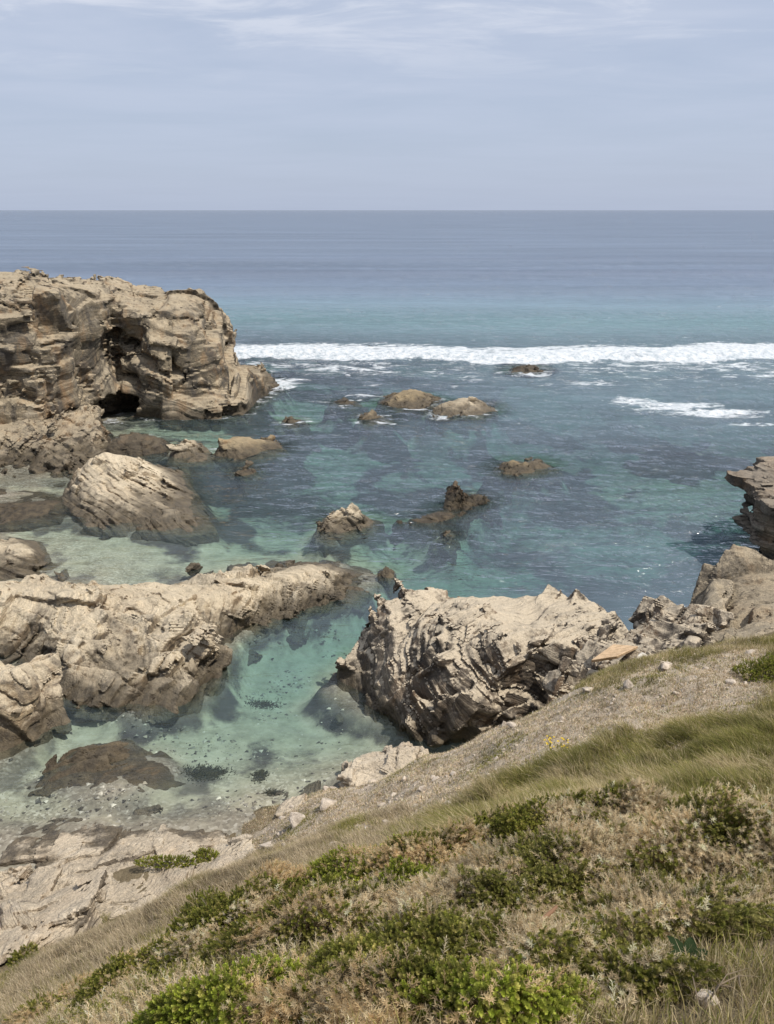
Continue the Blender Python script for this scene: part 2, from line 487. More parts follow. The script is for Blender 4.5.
# ------------------------------------------------------------------ the rocks
headland = rock('headland_cliff', 'tall layered grey and tan headland cliff with a dark sea cave', 'cliff',
    [dict(kind='mesa', batter=0.16, k=0.6, blend=0.3,
          poly=[(-110, 452), (20, 447), (96, 434), (104, 424), (130, 418), (150, 400), (140, 365), (60, 350), (-110, 345)],
          tops=[(-90, 300, 53), (0, 300, 53), (50, 302, 53), (90, 302, 55), (112, 300, 58), (0, 278, 62), (50, 280, 62), (90, 284, 62), (118, 289, 62), (128, 295, 62), (140, 298, 64), (-90, 274, 62), (50, 286, 72), (-90, 281, 72)]),
     dict(kind='mesa', batter=0.26, k=0.5, blend=0.3,
          poly=[(115, 424), (135, 419), (160, 421), (205, 419), (236, 415), (250, 400), (250, 386), (240, 371), (195, 362), (90, 358), (80, 392)],
          tops=[(118, 310, 60.5), (140, 296, 66), (170, 292, 67), (200, 295, 67), (211, 302, 67), (150, 333, 61.5), (190, 325, 63), (212, 330, 64), (224, 338, 65.5),
                (233, 352, 65), (215, 382, 61.5), (190, 350, 62), (160, 303, 74), (200, 303, 74)]),
     dict(kind='mesa', batter=0.3, k=0.4, blend=0.5, poly=[(215, 419), (247, 415), (268, 399), (288, 385), (264, 371), (225, 368)],
          tops=[(236, 360, 64.5), (246, 368, 64.5), (262, 375, 65), (280, 382, 65.5), (242, 392, 62.3), (262, 390, 63.6), (225, 385, 61.8), (236, 372, 70)])],
    0.14, 'rock_cliff', n=(0.25, -0.35, 0.9), seed=3, t=(1.1, 0.38, 0.16), L=(4.0, 1.6, 0.9), W=(3.2, 1.2, 0.7), A=(0.5, 0.26, 0.12), low=0.6, lowf=0.22, warp=0.7,
    sscale=0.85, cuts=[(PY(129, 334, 60.8), (0.75, 3.0, 0.7)), (PY(121, 346, 60.0), (1.1, 4.0, 0.8)), (PY(112, 357, 58.0), (1.3, 5.0, 0.85)), (PY(103, 370, 56.6), (1.1, 5.0, 0.95)), (PY(98, 386, 55.8), (0.8, 4.5, 1.0)), (PY(140, 360, 61.0), (1.2, 3.0, 0.45)), (PY(150, 376, 61.0), (1.3, 2.5, 0.4)), (PY(122, 406, 61.5), (1.7, 4.0, 0.95)), ((-27.6, 84.5, 9.5), (2.2, 2.0, 1.3))], zmin=-1.6)
rock('shelving_rock', 'jumble of tilted tan slabs at the foot of the tall headland cliff', 'rock',
    [dict(kind='mesa', batter=0.3, k=0.3, poly=[(-90, 500), (0, 484), (60, 482), (112, 470), (112, 440), (100, 422), (-90, 422)],
          tops=[(0, 430, 50.5), (60, 425, 52), (100, 440, 51), (0, 460, 47.8), (60, 462, 47.6), (100, 460, 48), (-90, 430, 50), (30, 445, 49.3)])],
    0.11, 'rock_cliff', n=(-0.5, -0.3, 0.8), seed=11, t=(0.6, 0.22), L=(2.2, 1.0), W=(1.6, 0.8), A=(0.45, 0.16), low=0.3, warp=0.6)
rock('rock_ledge', 'dark brown flat rock ledge just below the sea cave mouth', 'rock',
    [dict(poly=[(100, 452), (140, 459), (172, 452), (174, 440), (140, 432), (100, 434)], tops=[(128, 433, 52.3), (155, 437, 51.6), (112, 440, 51.5)])],
    0.1, 'rock_reef', n=(0.1, -0.3, 0.95), seed=12, t=(0.4, 0.15), L=(2, .8), W=(1.5, .8), A=(0.25, 0.1), low=0.12)
rock('low_rock', 'pale grey pointed low rock between the dark ledge and the long olive rock', 'rock',
    [dict(poly=[(165, 459), (192, 464), (213, 459), (207, 446), (175, 444)], tops=[(188, 438, 51.6), (175, 443, 51), (200, 445, 51)])],
    0.09, 'rock_warm', n=(0.4, -0.4, 0.8), seed=13, t=(0.4, 0.15), A=(0.2, 0.1), low=0.1)
rock('low_rock', 'long low olive brown rock reaching out to the right of the cave mouth', 'rock',
    [dict(poly=[(207, 456), (240, 461), (275, 457), (291, 450), (285, 442), (230, 440)], tops=[(238, 436, 52.3), (275, 438, 53), (222, 441, 52), (255, 440, 51.5)])],
    0.09, 'rock_sea', n=(0.3, -0.4, 0.85), seed=14, t=(0.4, 0.15), A=(0.2, 0.09), low=0.12)
rock('boulder', 'large pale three-cornered boulder sloping down to the water', 'boulder',
    [dict(poly=[(58, 505), (80, 527), (130, 530), (190, 535), (218, 529), (206, 503), (187, 470), (120, 455), (75, 468)],
          tops=[(100, 449, 44.5), (85, 466, 43), (118, 456, 44), (150, 472, 43), (175, 488, 42), (130, 495, 40.3), (180, 515, 38.7), (95, 490, 41), (80, 500, 40.3), (150, 510, 39)])],
    0.08, 'rock_warm', n=(0.55, 0.35, 0.75), seed=15, t=(0.7, 0.2), L=(3.0, 1.2), W=(2.2, 1.0), A=(0.22, 0.1), low=0.22, warp=0.5)
rock('wet_ledge', 'flat wet brown ledge beside the pale three-cornered boulder at the left edge', 'rock',
    [dict(poly=[(-60, 545), (0, 530), (60, 517), (82, 502), (40, 488), (-60, 482)], tops=[(0, 507, 40.2), (42, 503, 40.5), (-50, 510, 40)])],
    0.1, 'rock_reef', n=(0.1, -0.2, 0.95), seed=16, t=(0.4, 0.15), A=(0.16, 0.08), low=0.12)
rock('boulder', 'smooth pale cream boulder cut by the left edge, beside the sandy pool', 'boulder',
    [dict(poly=[(-60, 602), (0, 586), (36, 576), (53, 556), (42, 540), (0, 531), (-60, 532)], tops=[(20, 546, 33.2), (0, 541, 33.6), (-40, 545, 33), (37, 552, 33), (0, 562, 32.3), (30, 562, 32.5)])],
    0.07, 'rock_warm', n=(0.3, 0.2, 0.9), seed=17, t=(0.7, 0.2), A=(0.12, 0.06), low=0.12, warp=0.3)
rock('rock_ridge', 'long cream and tan rock ridge running from the left edge out into the bay', 'rock',
    [dict(poly=[(-70, 664), (15, 668), (48, 684), (75, 704), (140, 716), (200, 702), (224, 678), (226, 655), (240, 641), (270, 626), (300, 612), (345, 603), (375, 588), (386, 573),
                (370, 561), (330, 554), (290, 557), (240, 563), (190, 570), (150, 582), (100, 580), (60, 572), (0, 578), (-70, 580)],
          tops=[(320, 560, 31.6), (350, 568, 31.6), (280, 568, 30.2), (240, 574, 29), (200, 582, 28), (165, 600, 26.6), (100, 592, 26.6), (60, 588, 27), (20, 592, 27), (-60, 592, 27),
                (250, 598, 27.6), (300, 590, 29), (150, 640, 24.5), (195, 648, 24), (100, 650, 24), (60, 660, 23.8), (0, 630, 25.6), (330, 582, 30), (130, 670, 22.8), (185, 672, 22.8), (200, 610, 26), (40, 625, 25.5), (215, 640, 24.7), (-60, 630, 25.6)])],
    0.06, 'rock_warm', n=(-0.35, -0.45, 0.8), seed=19, t=(0.9, 0.3, 0.1), L=(3.0, 1.5, .7), W=(2.0, 0.9, .5), A=(0.32, 0.2, 0.07), low=0.22, lowf=0.45, warp=0.5)
rock('sea_rock', 'small brown rock just off the outer tip of the long cream ridge', 'rock',
    [dict(poly=[(378, 578), (390, 581), (397, 572), (390, 565), (378, 568)], tops=[(388, 566, 32.2), (383, 570, 32)])],
    0.04, 'rock_sea', seed=20, A=(0.1, 0.05), low=0.08, t=(.3, .1))
rock('boulder', 'tan broken boulder at the left edge with a dark wet face', 'boulder',
    [dict(poly=[(-60, 795), (0, 767), (30, 752), (53, 728), (58, 704), (40, 684), (0, 668), (-60, 655)], tops=[(8, 664, 21.4), (-20, 667, 21.2), (36, 680, 21.1), (49, 700, 20.9), (20, 720, 20.2), (-50, 690, 20.8), (-10, 740, 19.6)])],
    0.05, 'rock_warm', n=(0.6, -0.5, 0.6), seed=21, t=(0.6, 0.2), A=(0.24, 0.1), low=0.2)
rock('half_sunk_rock', 'half sunk brown rock with curved layers lying in the shallow pool', 'rock',
    [dict(poly=[(28, 787), (90, 800), (150, 792), (188, 772), (172, 748), (120, 736), (72, 752)], tops=[(108, 749, 19.6), (80, 763, 19.1), (150, 757, 19.5), (120, 768, 18.9), (60, 776, 18.6), (165, 765, 19)], bz=-0.25)],
    0.045, 'rock_sea', n=(0.35, -0.6, 0.7), seed=22, t=(0.35, 0.12), L=(3, 1.5), W=(2, 1), A=(0.2, 0.09), low=0.16, warp=0.8, slabs=0)
rock('shore_platform', 'broad pinkish cream rock platform at the water edge, lower left', 'rock',
    [dict(kind='mesa', batter=0.25, k=0.25, poly=[(-60, 830), (0, 823), (60, 814), (120, 816), (200, 813), (270, 806), (300, 800), (350, 786), (345, 830), (290, 880), (230, 940), (120, 1010), (0, 1080), (-60, 1090)],
          tops=[(0, 860, 14.9), (100, 850, 15.1), (200, 845, 15.1), (270, 815, 16.7), (100, 890, 13.4), (0, 900, 12.7), (60, 905, 12.6), (0, 950, 10.8), (150, 905, 12.4), (0, 830, 16.4), (200, 822, 16.6), (120, 826, 16.4), (260, 850, 14.9), (320, 795, 17.1), (200, 880, 13.2), (-60, 900, 12.6), (-60, 840, 15.8)])],
    0.04, 'rock_pink', n=(-0.22, 0.12, 0.95), seed=23, t=(0.45, 0.16, 0.07), L=(2.6, 1.2, .6), W=(1.8, 0.8, .4), A=(0.34, 0.13, 0.04), low=0.14, lowf=0.5, warp=0.3, zmin=-1.2, fine=0.03)
rock('rock_block', 'square pinkish rock block at the corner of the pebbly beach', 'rock',
    [dict(kind='mesa', batter=0.1, k=0.12, poly=[(334, 790), (342, 768), (370, 760), (412, 765), (430, 790), (400, 812), (350, 812)], tops=[(346, 766, 18.3), (392, 764, 18.2), (340, 781, 17.6), (390, 781, 17.3), (420, 775, 17.3)])],
    0.035, 'rock_pink', n=(-0.2, -0.3, 0.93), seed=24, t=(0.4, 0.14), L=(1.2, .6), W=(1.0, .5), A=(0.14, 0.06), low=0.08)
rock('layered_rock', 'big dark layered rock mass with a pale broken top, beyond the grass slope', 'rock',
    [dict(kind='mesa', batter=0.22, k=0.35, poly=[(314, 683), (337, 705), (375, 722), (405, 737), (440, 742), (500, 745), (570, 740), (630, 722), (625, 680), (605, 650), (560, 642), (480, 638), (400, 642), (350, 655)],
          tops=[(328, 668, 24.0), (362, 636, 24), (395, 610, 24), (440, 608, 23.8), (480, 598, 23.5), (530, 616, 23.5), (575, 621, 23.3), (598, 629, 22.8), (608, 642, 22.2), (395, 645, 22.6), (450, 640, 21.5), (500, 635, 21.2), (540, 645, 20.3),
                (590, 635, 20.3), (565, 685, 18.2), (620, 665, 18.2), (480, 700, 19.6), (420, 692, 21), (360, 690, 22.8), (520, 680, 19.2)])],
    0.055, 'rock_dark', n=(0.34, -0.42, 0.84), seed=62, t=(1.1, 0.42, 0.15), L=(3.2, 1.4, .8), W=(2.4, 1.0, .5), A=(0.26, 0.17, 0.07), sscale=0.72, low=0.3, lowf=0.4, warp=0.6)
rock('broken_ledge', 'broken angular ledge joining the dark layered rock to the right-hand block', 'rock',
    [dict(kind='mesa', batter=0.04, k=0.2, wpoly=[PY(*q)[:2] for q in [(560, 700, 16.4), (640, 690, 15.6), (705, 670, 15.6), (715, 640, 19.5), (665, 620, 21.3), (625, 622, 21.3), (575, 650, 19.4)]],
          tops=[(600, 655, 16.9), (640, 636, 17.9), (690, 628, 18), (660, 612, 19.6), (640, 612, 20), (580, 680, 16.5), (650, 665, 16), (620, 640, 18.5)])],
    0.05, 'rock_dark', n=(-0.4, -0.5, 0.75), seed=26, t=(0.6, 0.22), L=(1.5, .7), W=(1.0, .5), A=(0.6, 0.24), low=0.2, zmin=0.5)
rock('rock_block', 'big brown jointed rock block at the right edge above the grass', 'rock',
    [dict(kind='mesa', batter=0.06, k=0.3, wpoly=[PY(*q)[:2] for q in [(672, 672, 17.0), (720, 670, 16), (780, 660, 15.5), (860, 650, 15.5), (860, 560, 23), (735, 556, 23.6), (694, 585, 22.4), (680, 620, 20)]],
          tops=[(700, 574, 21.8), (740, 559, 22.6), (774, 559, 22.3), (688, 612, 20), (774, 610, 18.6), (730, 630, 18), (690, 655, 17.2), (774, 640, 16.6), (850, 560, 22), (850, 640, 16.3), (715, 600, 20)])],
    0.055, 'rock_cliff', n=(-0.3, -0.6, 0.72), seed=27, t=(0.9, 0.3), L=(3.0, 1.4), W=(2.4, 1.1), A=(0.2, 0.1), low=0.16, zmin=1.0, sscale=1.25, slabs=0.7)
rock('rock_stack', 'dark overhanging rock stack at the right edge, standing in the sea', 'rock',
    [dict(kind='mesa', batter=-0.17, k=0.25, poly=[(752, 566), (790, 578), (860, 570), (860, 520), (790, 522), (757, 540)],
          tops=[(736, 480, 34), (746, 468, 35.2), (774, 463, 36), (774, 484, 33.6), (756, 474, 34.4), (850, 458, 36), (850, 480, 33)])],
    0.08, 'rock_stack', n=(0.12, -0.15, 0.97), seed=28, t=(0.5, 0.2), L=(3.2, 1.2), W=(2.6, 1.0), A=(0.3, 0.16), low=0.2)
def sea(label, poly, tops, seed, mat='rock_sea', vox=0.07, n=(0.35, -0.4, 0.8), grp=None, **kw):
    a = dict(t=(0.5, 0.18), L=(1.8, .8), W=(1.1, .6), A=(0.22, 0.12), low=0.16, inset=0.12, sscale=0.75)
    a.update(kw)
    return rock('sea_rock', label, 'rock', [dict(poly=poly, tops=tops)], vox, mat, n=n, seed=seed, group=grp, **a)
sea('pale grey lone rock in the middle of the bay, above the tip of the ridge', [(314, 535), (325, 542), (350, 536), (375, 527), (384, 518), (350, 510), (322, 512)], [(335, 506, 38.2), (325, 514, 37.6), (360, 513, 38), (345, 520, 37.3)], 31, 'rock_warm', 0.06, slabs=0.5, A=(0.14, 0.1))
rock('sea_rock', 'dark jagged fin of rock with a sharp peak in mid bay', 'rock',
    [dict(poly=[(395, 522), (432, 525), (455, 516), (494, 499), (470, 493), (445, 504), (415, 517)], tops=[(415, 520, 38.5), (480, 495, 41.8), (440, 514, 39.4)]),
     dict(poly=[(434, 517), (452, 517), (468, 503), (463, 496), (450, 500)], tops=[(457, 483, 41.2), (451, 494, 40.8)])],
    0.055, 'rock_reef', n=(-0.6, -0.3, 0.6), seed=32, t=(0.4, 0.14), L=(1.4, .7), W=(.9, .5), A=(0.16, 0.08), low=0.1, inset=-0.04, slabs=0.6, sscale=0.6)
sea('tiny tan rock barely above the water to the right of the pale lone rock', [(438, 540), (452, 542), (461, 536), (450, 530), (440, 533)], [(449, 530, 37)], 33, vox=0.05)
sea('tan pointed rock between the jagged fin and the twin sea rocks', [(486, 470), (510, 477), (537, 475), (562, 463), (540, 457), (503, 460)], [(509, 460, 47.5), (530, 463, 47.6), (545, 463, 48)], 34, 'rock_sea', 0.08)
sea('dark brown left half of the twin sea rocks near the breaking wave', [(374, 404), (400, 410), (436, 408), (446, 400), (420, 393), (385, 396)], [(405, 389, 66.8), (425, 392, 67), (385, 397, 66.2), (412, 396, 65.5)], 35, 'rock_sea', 0.1)
sea('golden tan right half of the twin sea rocks near the breaking wave', [(427, 414), (440, 419), (480, 418), (497, 412), (492, 403), (450, 401)], [(462, 396, 63.8), (440, 402, 62.8), (486, 400, 63.6), (465, 404, 62.2)], 36, 'rock_warm', 0.1)
sea('flat brown slab of rock left of the twin sea rocks', [(354, 420), (370, 425), (391, 423), (393, 416), (360, 414)], [(373, 413, 61), (385, 416, 60.5), (360, 415, 60.5)], 37, vox=0.08)
sea('small low brown rock off the tip of the headland cliff', [(276, 423), (295, 427), (310, 424), (305, 418), (282, 417)], [(288, 416, 60), (300, 418, 60)], 38, vox=0.08)
sea('small dark flat rock below the long olive rock', [(231, 474), (245, 478), (260, 474), (255, 468), (236, 468)], [(245, 467, 46.6)], 39, 'rock_reef', 0.07)
sea('black rock poking out of the white wash in front of the breaking wave', [(505, 373), (525, 375), (546, 372), (536, 364), (515, 364)], [(527, 364, 81), (538, 366, 81), (514, 367, 80.5)], 40, 'rock_reef', 0.12)
sea('black rock tip in the white foam of the breaking wave', [(353, 354), (364, 356), (374, 354), (368, 349), (357, 349)], [(362, 348, 92)], 41, 'rock_reef', 0.12)
sea('low wet rock in the surf between the headland tip and the twin sea rocks', [(325, 404), (345, 407), (366, 404), (360, 399), (335, 399)], [(345, 397, 66.5), (357, 399, 66.5)], 42, 'rock_reef', 0.09)
sea('wet brown knob behind the ridge, nearer the pale lone rock', [(262, 565), (275, 569), (292, 566), (290, 556), (268, 555)], [(278, 554, 32.7)], 43, vox=0.05)
sea('wet brown knob behind the ridge, nearer the sandy pool', [(228, 566), (240, 570), (256, 567), (250, 556), (234, 557)], [(243, 555, 32.6)], 44, vox=0.05)
rock('ribbed_rock', 'narrow ribbed rock of thin upright layers at the left edge of the pink platform', 'rock',
    [dict(kind='mesa', batter=0.3, k=0.2, wpoly=[PY(*q)[:2] for q in [(-40, 880, 13.4), (40, 882, 13.3), (85, 915, 12.0), (75, 935, 11.3), (20, 940, 11.2), (-40, 945, 11.0)]],
          tops=[(0, 890, 12.7), (45, 895, 12.5), (70, 920, 11.6), (20, 925, 11.5), (-30, 900, 12.3)])],
    0.03, 'rock_pink', n=(0.75, 0.6, 0.25), seed=51, t=(0.3, 0.11), L=(4, 2), W=(1.5, 1), A=(0.26, 0.16), low=0.1, warp=0.15, zmin=0.4)
# ------------------------------------------------------------------ hillside
HPTS = [PY(*q) for q in [
    (0, 1024, 6.6), (0, 1000, 7.9), (60, 950, 9.7), (110, 935, 9.4), (200, 885, 10.6), (200, 920, 8.6), (150, 1020, 3.6), (240, 905, 6.2), (290, 850, 11), (290, 814, 15.6),
    (400, 855, 6.2), (560, 818, 6.2), (774, 806, 5.7), (680, 808, 6.0), (450, 822, 9.5), (600, 792, 8.7), (774, 742, 9), (700, 692, 12), (774, 650, 14), (640, 662, 14.5), (520, 722, 14.5), (420, 764, 15.5), (350, 790, 16),
    (400, 1024, 2.5), (774, 1024, 2.4), (250, 1024, 2.9), (600, 920, 3.9), (774, 900, 3.7), (400, 940, 3.8), (600, 1024, 2.4), (320, 880, 6.1), (480, 775, 11.5), (600, 730, 11.5), (370, 815, 12.8), (90, 1000, 6.0), (330, 840, 11.2)]]
for q in [(0, 860, 14.9), (100, 850, 15.1), (200, 845, 15.1), (100, 890, 13.4), (0, 900, 12.7), (60, 905, 12.6), (0, 950, 10.8), (150, 893, 12.8), (200, 862, 14), (250, 835, 15.5), (230, 852, 14.6), (185, 880, 13.2), (110, 912, 12.2), (45, 942, 11.0)]:
    a = PY(*q); HPTS.append((a[0], a[1], a[2] - 0.5))
HPTS += [(0, 0, 13.3), (3, 0, 13.3), (-3, 0, 12.0), (-6, 1, 9.0), (0, -6, 14.6), (6, -5, 14.6), (9, 3, 12.2), (12, 8, 9.6), (12, 14, 7.8), (14, 2, 12.5), (-10, 2, 5.5), (-11, 7, 2.5), (-9, -5, 10),
         (0, 19, -0.6), (-4, 18, -0.6), (-9, 15, -0.4), (3, 19, 0.6), (-12, 10, 0.6), (6, 17.5, 4.0), (12, 19, 5)]
HF = TPS(HPTS, 2e-3)
def ground_z(x, y):
    z = HF(x, y)
    z = z + (0.14 + 0.08 * sstep(9, 13, y)) * fbm(x * 0.7, y * 0.7, 0 * np.asarray(x), 3, 5) + 0.03 * fbm(x * 3.1, y * 3.1, 0 * np.asarray(x) + 2, 3, 6)
    return z
def G(px, py):
    """where the line of sight through a photo pixel meets the hillside"""
    X, Y, Z = ray(px, py)
    t = np.arange(1.2, 32, 0.02)
    z = ground_z(X * t, Y * t)
    k = np.nonzero(H + Z * t < z)[0]
    t = t[k[0]] if len(k) else 30.0
    return (X * t, Y * t, H + Z * t)
m, g, out = material('soil')
pos = g.node('ShaderNodeNewGeometry').outputs['Position']
scree = g.attr('scree')
n1 = g.noise(pos, 2.0, 6, 0.7); n2 = g.noise(pos, 30, 4, 0.7)
c = g.ramp(g.math('ADD', g.math('MULTIPLY', n1, 0.6), g.math('MULTIPLY', n2, 0.4)), [(0.3, (0.09, 0.07, 0.042)), (0.5, (0.19, 0.15, 0.092)), (0.7, (0.29, 0.235, 0.155))])
c2 = g.ramp(g.math('ADD', g.math('MULTIPLY', n1, 0.4), g.math('MULTIPLY', n2, 0.6)), [(0.3, (0.25, 0.195, 0.14)), (0.5, (0.46, 0.38, 0.28)), (0.7, (0.64, 0.55, 0.43))])
c = g.mix(scree, c, c2)
principled(g, out, c, 0.95, g.bump(g.math('ADD', n2, g.math('MULTIPLY', g.noise(pos, 11, 5, 0.7), 2)), 0.8, 0.05), 0.1)
M['soil'] = m
SCREE = np.array([G(*q)[:2] for q in [(250, 850), (300, 805), (345, 785), (430, 748), (520, 712), (600, 690), (645, 666), (700, 660), (774, 650), (774, 700), (690, 728), (605, 752), (530, 772), (462, 800), (400, 835), (330, 850)]])
GRASS = np.array([G(*q)[:2] for q in [(400, 838), (430, 818), (490, 788), (560, 758), (690, 722), (774, 712), (774, 790), (690, 798), (560, 810), (440, 845)]])
SHRUB = np.array([G(*q)[:2] for q in [(20, 1030), (80, 985), (160, 945), (235, 903), (330, 872), (420, 846), (560, 816), (690, 806), (774, 800), (800, 880), (690, 920), (640, 960), (580, 1040), (300, 1060), (60, 1060)]])
gx, gy = np.meshgrid(np.arange(-15, 20.01, 0.09), np.arange(-8, 23.01, 0.09), indexing='ij')
gz = ground_z(gx, gy)
sc = 1 - sstep(-0.4, 0.5, sdpoly(gx, gy, SCREE) + 0.5 * fbm(gx * 0.9, gy * 0.9, gx * 0, 3, 8))
gzz = gz + sc * 0.05 * fbm(gx * 5, gy * 5, gx * 0, 3, 9)
hill = link('hillside', mesh_np('hillside', np.stack([gx, gy, gzz], -1).reshape(-1, 3), grid_faces(*gx.shape), M['soil'], True, {'scree': sc.ravel()}))
tag(hill, kind='structure')

# ------------------------------------------------------------------ sea bed
SPTS = [(*PZ(px, py)[:2], z) for px, py, z in [
    (380, 765, -0.12), (300, 800, -0.1), (330, 740, -0.45), (250, 700, -0.75), (300, 650, -1.0), (360, 600, -1.3), (450, 560, -1.8), (550, 520, -2.4), (690, 480, -1.7), (620, 570, -2.8), (250, 540, -1.0), (100, 560, -0.35),
    (180, 560, -0.5), (60, 600, -0.3), (220, 480, -1.6), (200, 425, -0.9), (120, 440, -0.6), (400, 450, -2.3), (600, 430, -3.2), (330, 390, -2.2), (500, 350, -3.6), (500, 315, -6), (500, 290, -9), (0, 290, -9), (774, 290, -9), (774, 350, -3.6),
    (20, 780, -0.25), (110, 720, -0.45), (20, 485, -0.35), (150, 800, -0.15), (0, 815, -0.1), (200, 790, -0.2), (680, 600, -3), (774, 560, -3), (774, 430, -3.2), (-200, 600, -0.3), (-200, 750, -0.2), (900, 500, -2.6), (180, 740, -0.5), (240, 760, -0.4)]]
SPTS += [(0, 14, 0.1), (-10, 14, 0.0), (6, 16, -0.3), (12, 18, -1.5)]
SF = TPS(SPTS, 1e-3)
def bed_z(x, y):
    z = np.clip(SF(x, y), -12, 0.3)
    z = np.where(z < 0, z * (1 + 0.4 * (1 - sstep(26, 34, np.hypot(x, y)))), z)
    r = np.hypot(x, y)
    f = sstep(105, 480, r) ** 0.7
    z = z * (1 - f) - 14 * f
    z = z + (0.12 + 0.05 * np.clip(-z, 0, 5)) * fbm(x * 0.35, y * 0.35, 0 * x, 4, 15) * (1 - f) + 0.04 * fbm(x * 1.7, y * 1.7, 0 * x, 3, 16) * (1 - f)
    return z
def polar(r0, amin, amax, na, steps):
    r = [r0]
    while r[-1] < 45000: r.append(r[-1] + steps(r[-1]))
    r = np.array(r); a = np.radians(np.linspace(amin, amax, na))
    R, A = np.meshgrid(r, a[::-1], indexing='ij')
    return R * np.sin(A), R * np.cos(A)
def stp(r): return 0.16 if r < 26 else (0.0062 * r if r < 140 else 0.03 * r)
wx, wy = polar(7.0, -58, 58, 620, stp)
bz = bed_z(wx, wy)
rockd = np.full(wx.shape, 50.0)
rows = np.hypot(wx[:, 0], wy[:, 0]) < 105
for o, polys in ROCKS:
    for poly in polys:
        q = np.array(poly)
        box = (wx > q[:, 0].min() - 8) & (wx < q[:, 0].max() + 8) & (wy > q[:, 1].min() - 8) & (wy < q[:, 1].max() + 8)
        if box.any(): rockd[box] = np.minimum(rockd[box], sdpoly(wx[box], wy[box], poly))
# sand and boulders bank up against every rock
bank = np.minimum(-0.35 - 1.7 * np.clip(rockd, -2, 3) - 6 * (rockd > 3), -0.2)
for _ in range(14):
    bank[1:-1, 1:-1] = (bank[1:-1, 1:-1] * 2 + bank[:-2, 1:-1] + bank[2:, 1:-1] + bank[1:-1, :-2] + bank[1:-1, 2:]) / 6
bz = smax(bz, bank + 0.2 * fbm(wx * 0.6, wy * 0.6, 0 * wx, 3, 24), 0.6)
def blobs(x, y, lst):
    m = np.zeros(np.shape(x))
    for px, py, rx, ry, s in lst:
        c = PZ(px, py); 
        m = np.maximum(m, s * np.exp(-(((x - c[0]) / rx) ** 2 + ((y - c[1]) / ry) ** 2)))
    return m
weed = sstep(0.02, 0.40, fbm(wx * 0.16, wy * 0.11, 0 * wx, 4, 21) + 0.30 * sstep(34, 50, np.hypot(wx, wy)) - 0.10)
weed = np.maximum(weed, blobs(wx, wy, [(620, 560, 5, 4, 1.0), (670, 590, 3, 4, 1.0), (440, 470, 6, 4, .9), (580, 480, 5, 3.5, .95), (300, 480, 4, 5, .8), (520, 520, 4, 3, .7), (365, 695, 1.2, 1.6, .9), (430, 690, 2, 2, .9), (230, 655, .9, 1.5, .85), (250, 690, 1.2, .8, .6), (640, 490, 3, 2, .8)]))  # weed patches; those at the layered rock's foot paint in its dark shadow
sandy = blobs(wx, wy, [(320, 700, 2.6, 3.2, 1), (300, 650, 2.2, 3, .9), (340, 620, 2, 2.5, .8), (380, 760, 2, 1.5, 1), (270, 770, 2.0, 1.6, 1), (110, 560, 4, 2.4, 1), (230, 540, 3, 2.5, .6), (700, 480, 4, 3.5, .95), (460, 560, 4, 2.5, .8), (420, 590, 3, 2, .8), (280, 385, 4, 4, .8), (150, 425, 4, 3, .8), (740, 460, 3, 3, .8), (560, 570, 2.5, 1.5, .5)])
weed = np.clip(weed * (1 - 0.92 * sandy), 0, 1)
weed = np.maximum(weed, 0.8 * (1 - sstep(-0.2, 0.9, rockd + 0.9 * fbm(wx * 0.7, wy * 0.7, 0 * wx, 3, 23))))
m, g, out = material('sea_floor')
pos = g.node('ShaderNodeNewGeometry').outputs['Position']
w = g.attr('weed'); far = g.attr('reefy')
sep = g.node('ShaderNodeSeparateXYZ'); g.l.new(pos, sep.inputs[0])
peb = g.node('ShaderNodeTexVoronoi'); g.l.new(pos, peb.inputs['Vector']); peb.inputs['Scale'].default_value = 12.0
pebc = g.node('ShaderNodeSeparateColor'); g.l.new(peb.outputs['Color'], pebc.inputs[0])
n1 = g.noise(pos, 1.4, 6, 0.65)
sand = g.ramp(n1, [(0.3, (0.24, 0.22, 0.16)), (0.5, (0.38, 0.35, 0.26)), (0.7, (0.5, 0.46, 0.355))])
stones = g.ramp(pebc.outputs[0], [(0.0, (0.07, 0.06, 0.045)), (0.4, (0.19, 0.165, 0.125)), (0.75, (0.30, 0.27, 0.21)), (1.0, (0.5, 0.47, 0.40))])
pf = g.math('MULTIPLY', g.mapr(sep.outputs[2], -0.75, -0.25, 0.1, 0.6), g.mapr(g.noise(pos, 0.9, 4), 0.35, 0.55, 0.3, 1.0))
c = g.mix(pf, sand, stones)
wf = g.mapr(g.math('ADD', w, g.math('MULTIPLY', g.math('SUBTRACT', g.noise(pos, 0.9, 7, 0.68), 0.5), 1.5)), 0.30, 0.74, 0, 1, True)
wc = g.mix(g.noise(pos, 2.5, 4), (0.026, 0.021, 0.032), (0.085, 0.066, 0.06))
wf = g.math('MULTIPLY', wf, g.mapr(sep.outputs[2], -0.6, -0.1, 1.0, 0.35))
c = g.mix(g.math('MULTIPLY', wf, 0.93), c, wc)
principled(g, out, c, 0.9, None, 0.1)
M['bed'] = m
bed = link('seabed', mesh_np('seabed', np.stack([wx, wy, bz], -1).reshape(-1, 3), grid_faces(*wx.shape), M['bed'], True, {'weed': weed.ravel(), 'reefy': weed.ravel()}))
tag(bed, kind='structure')

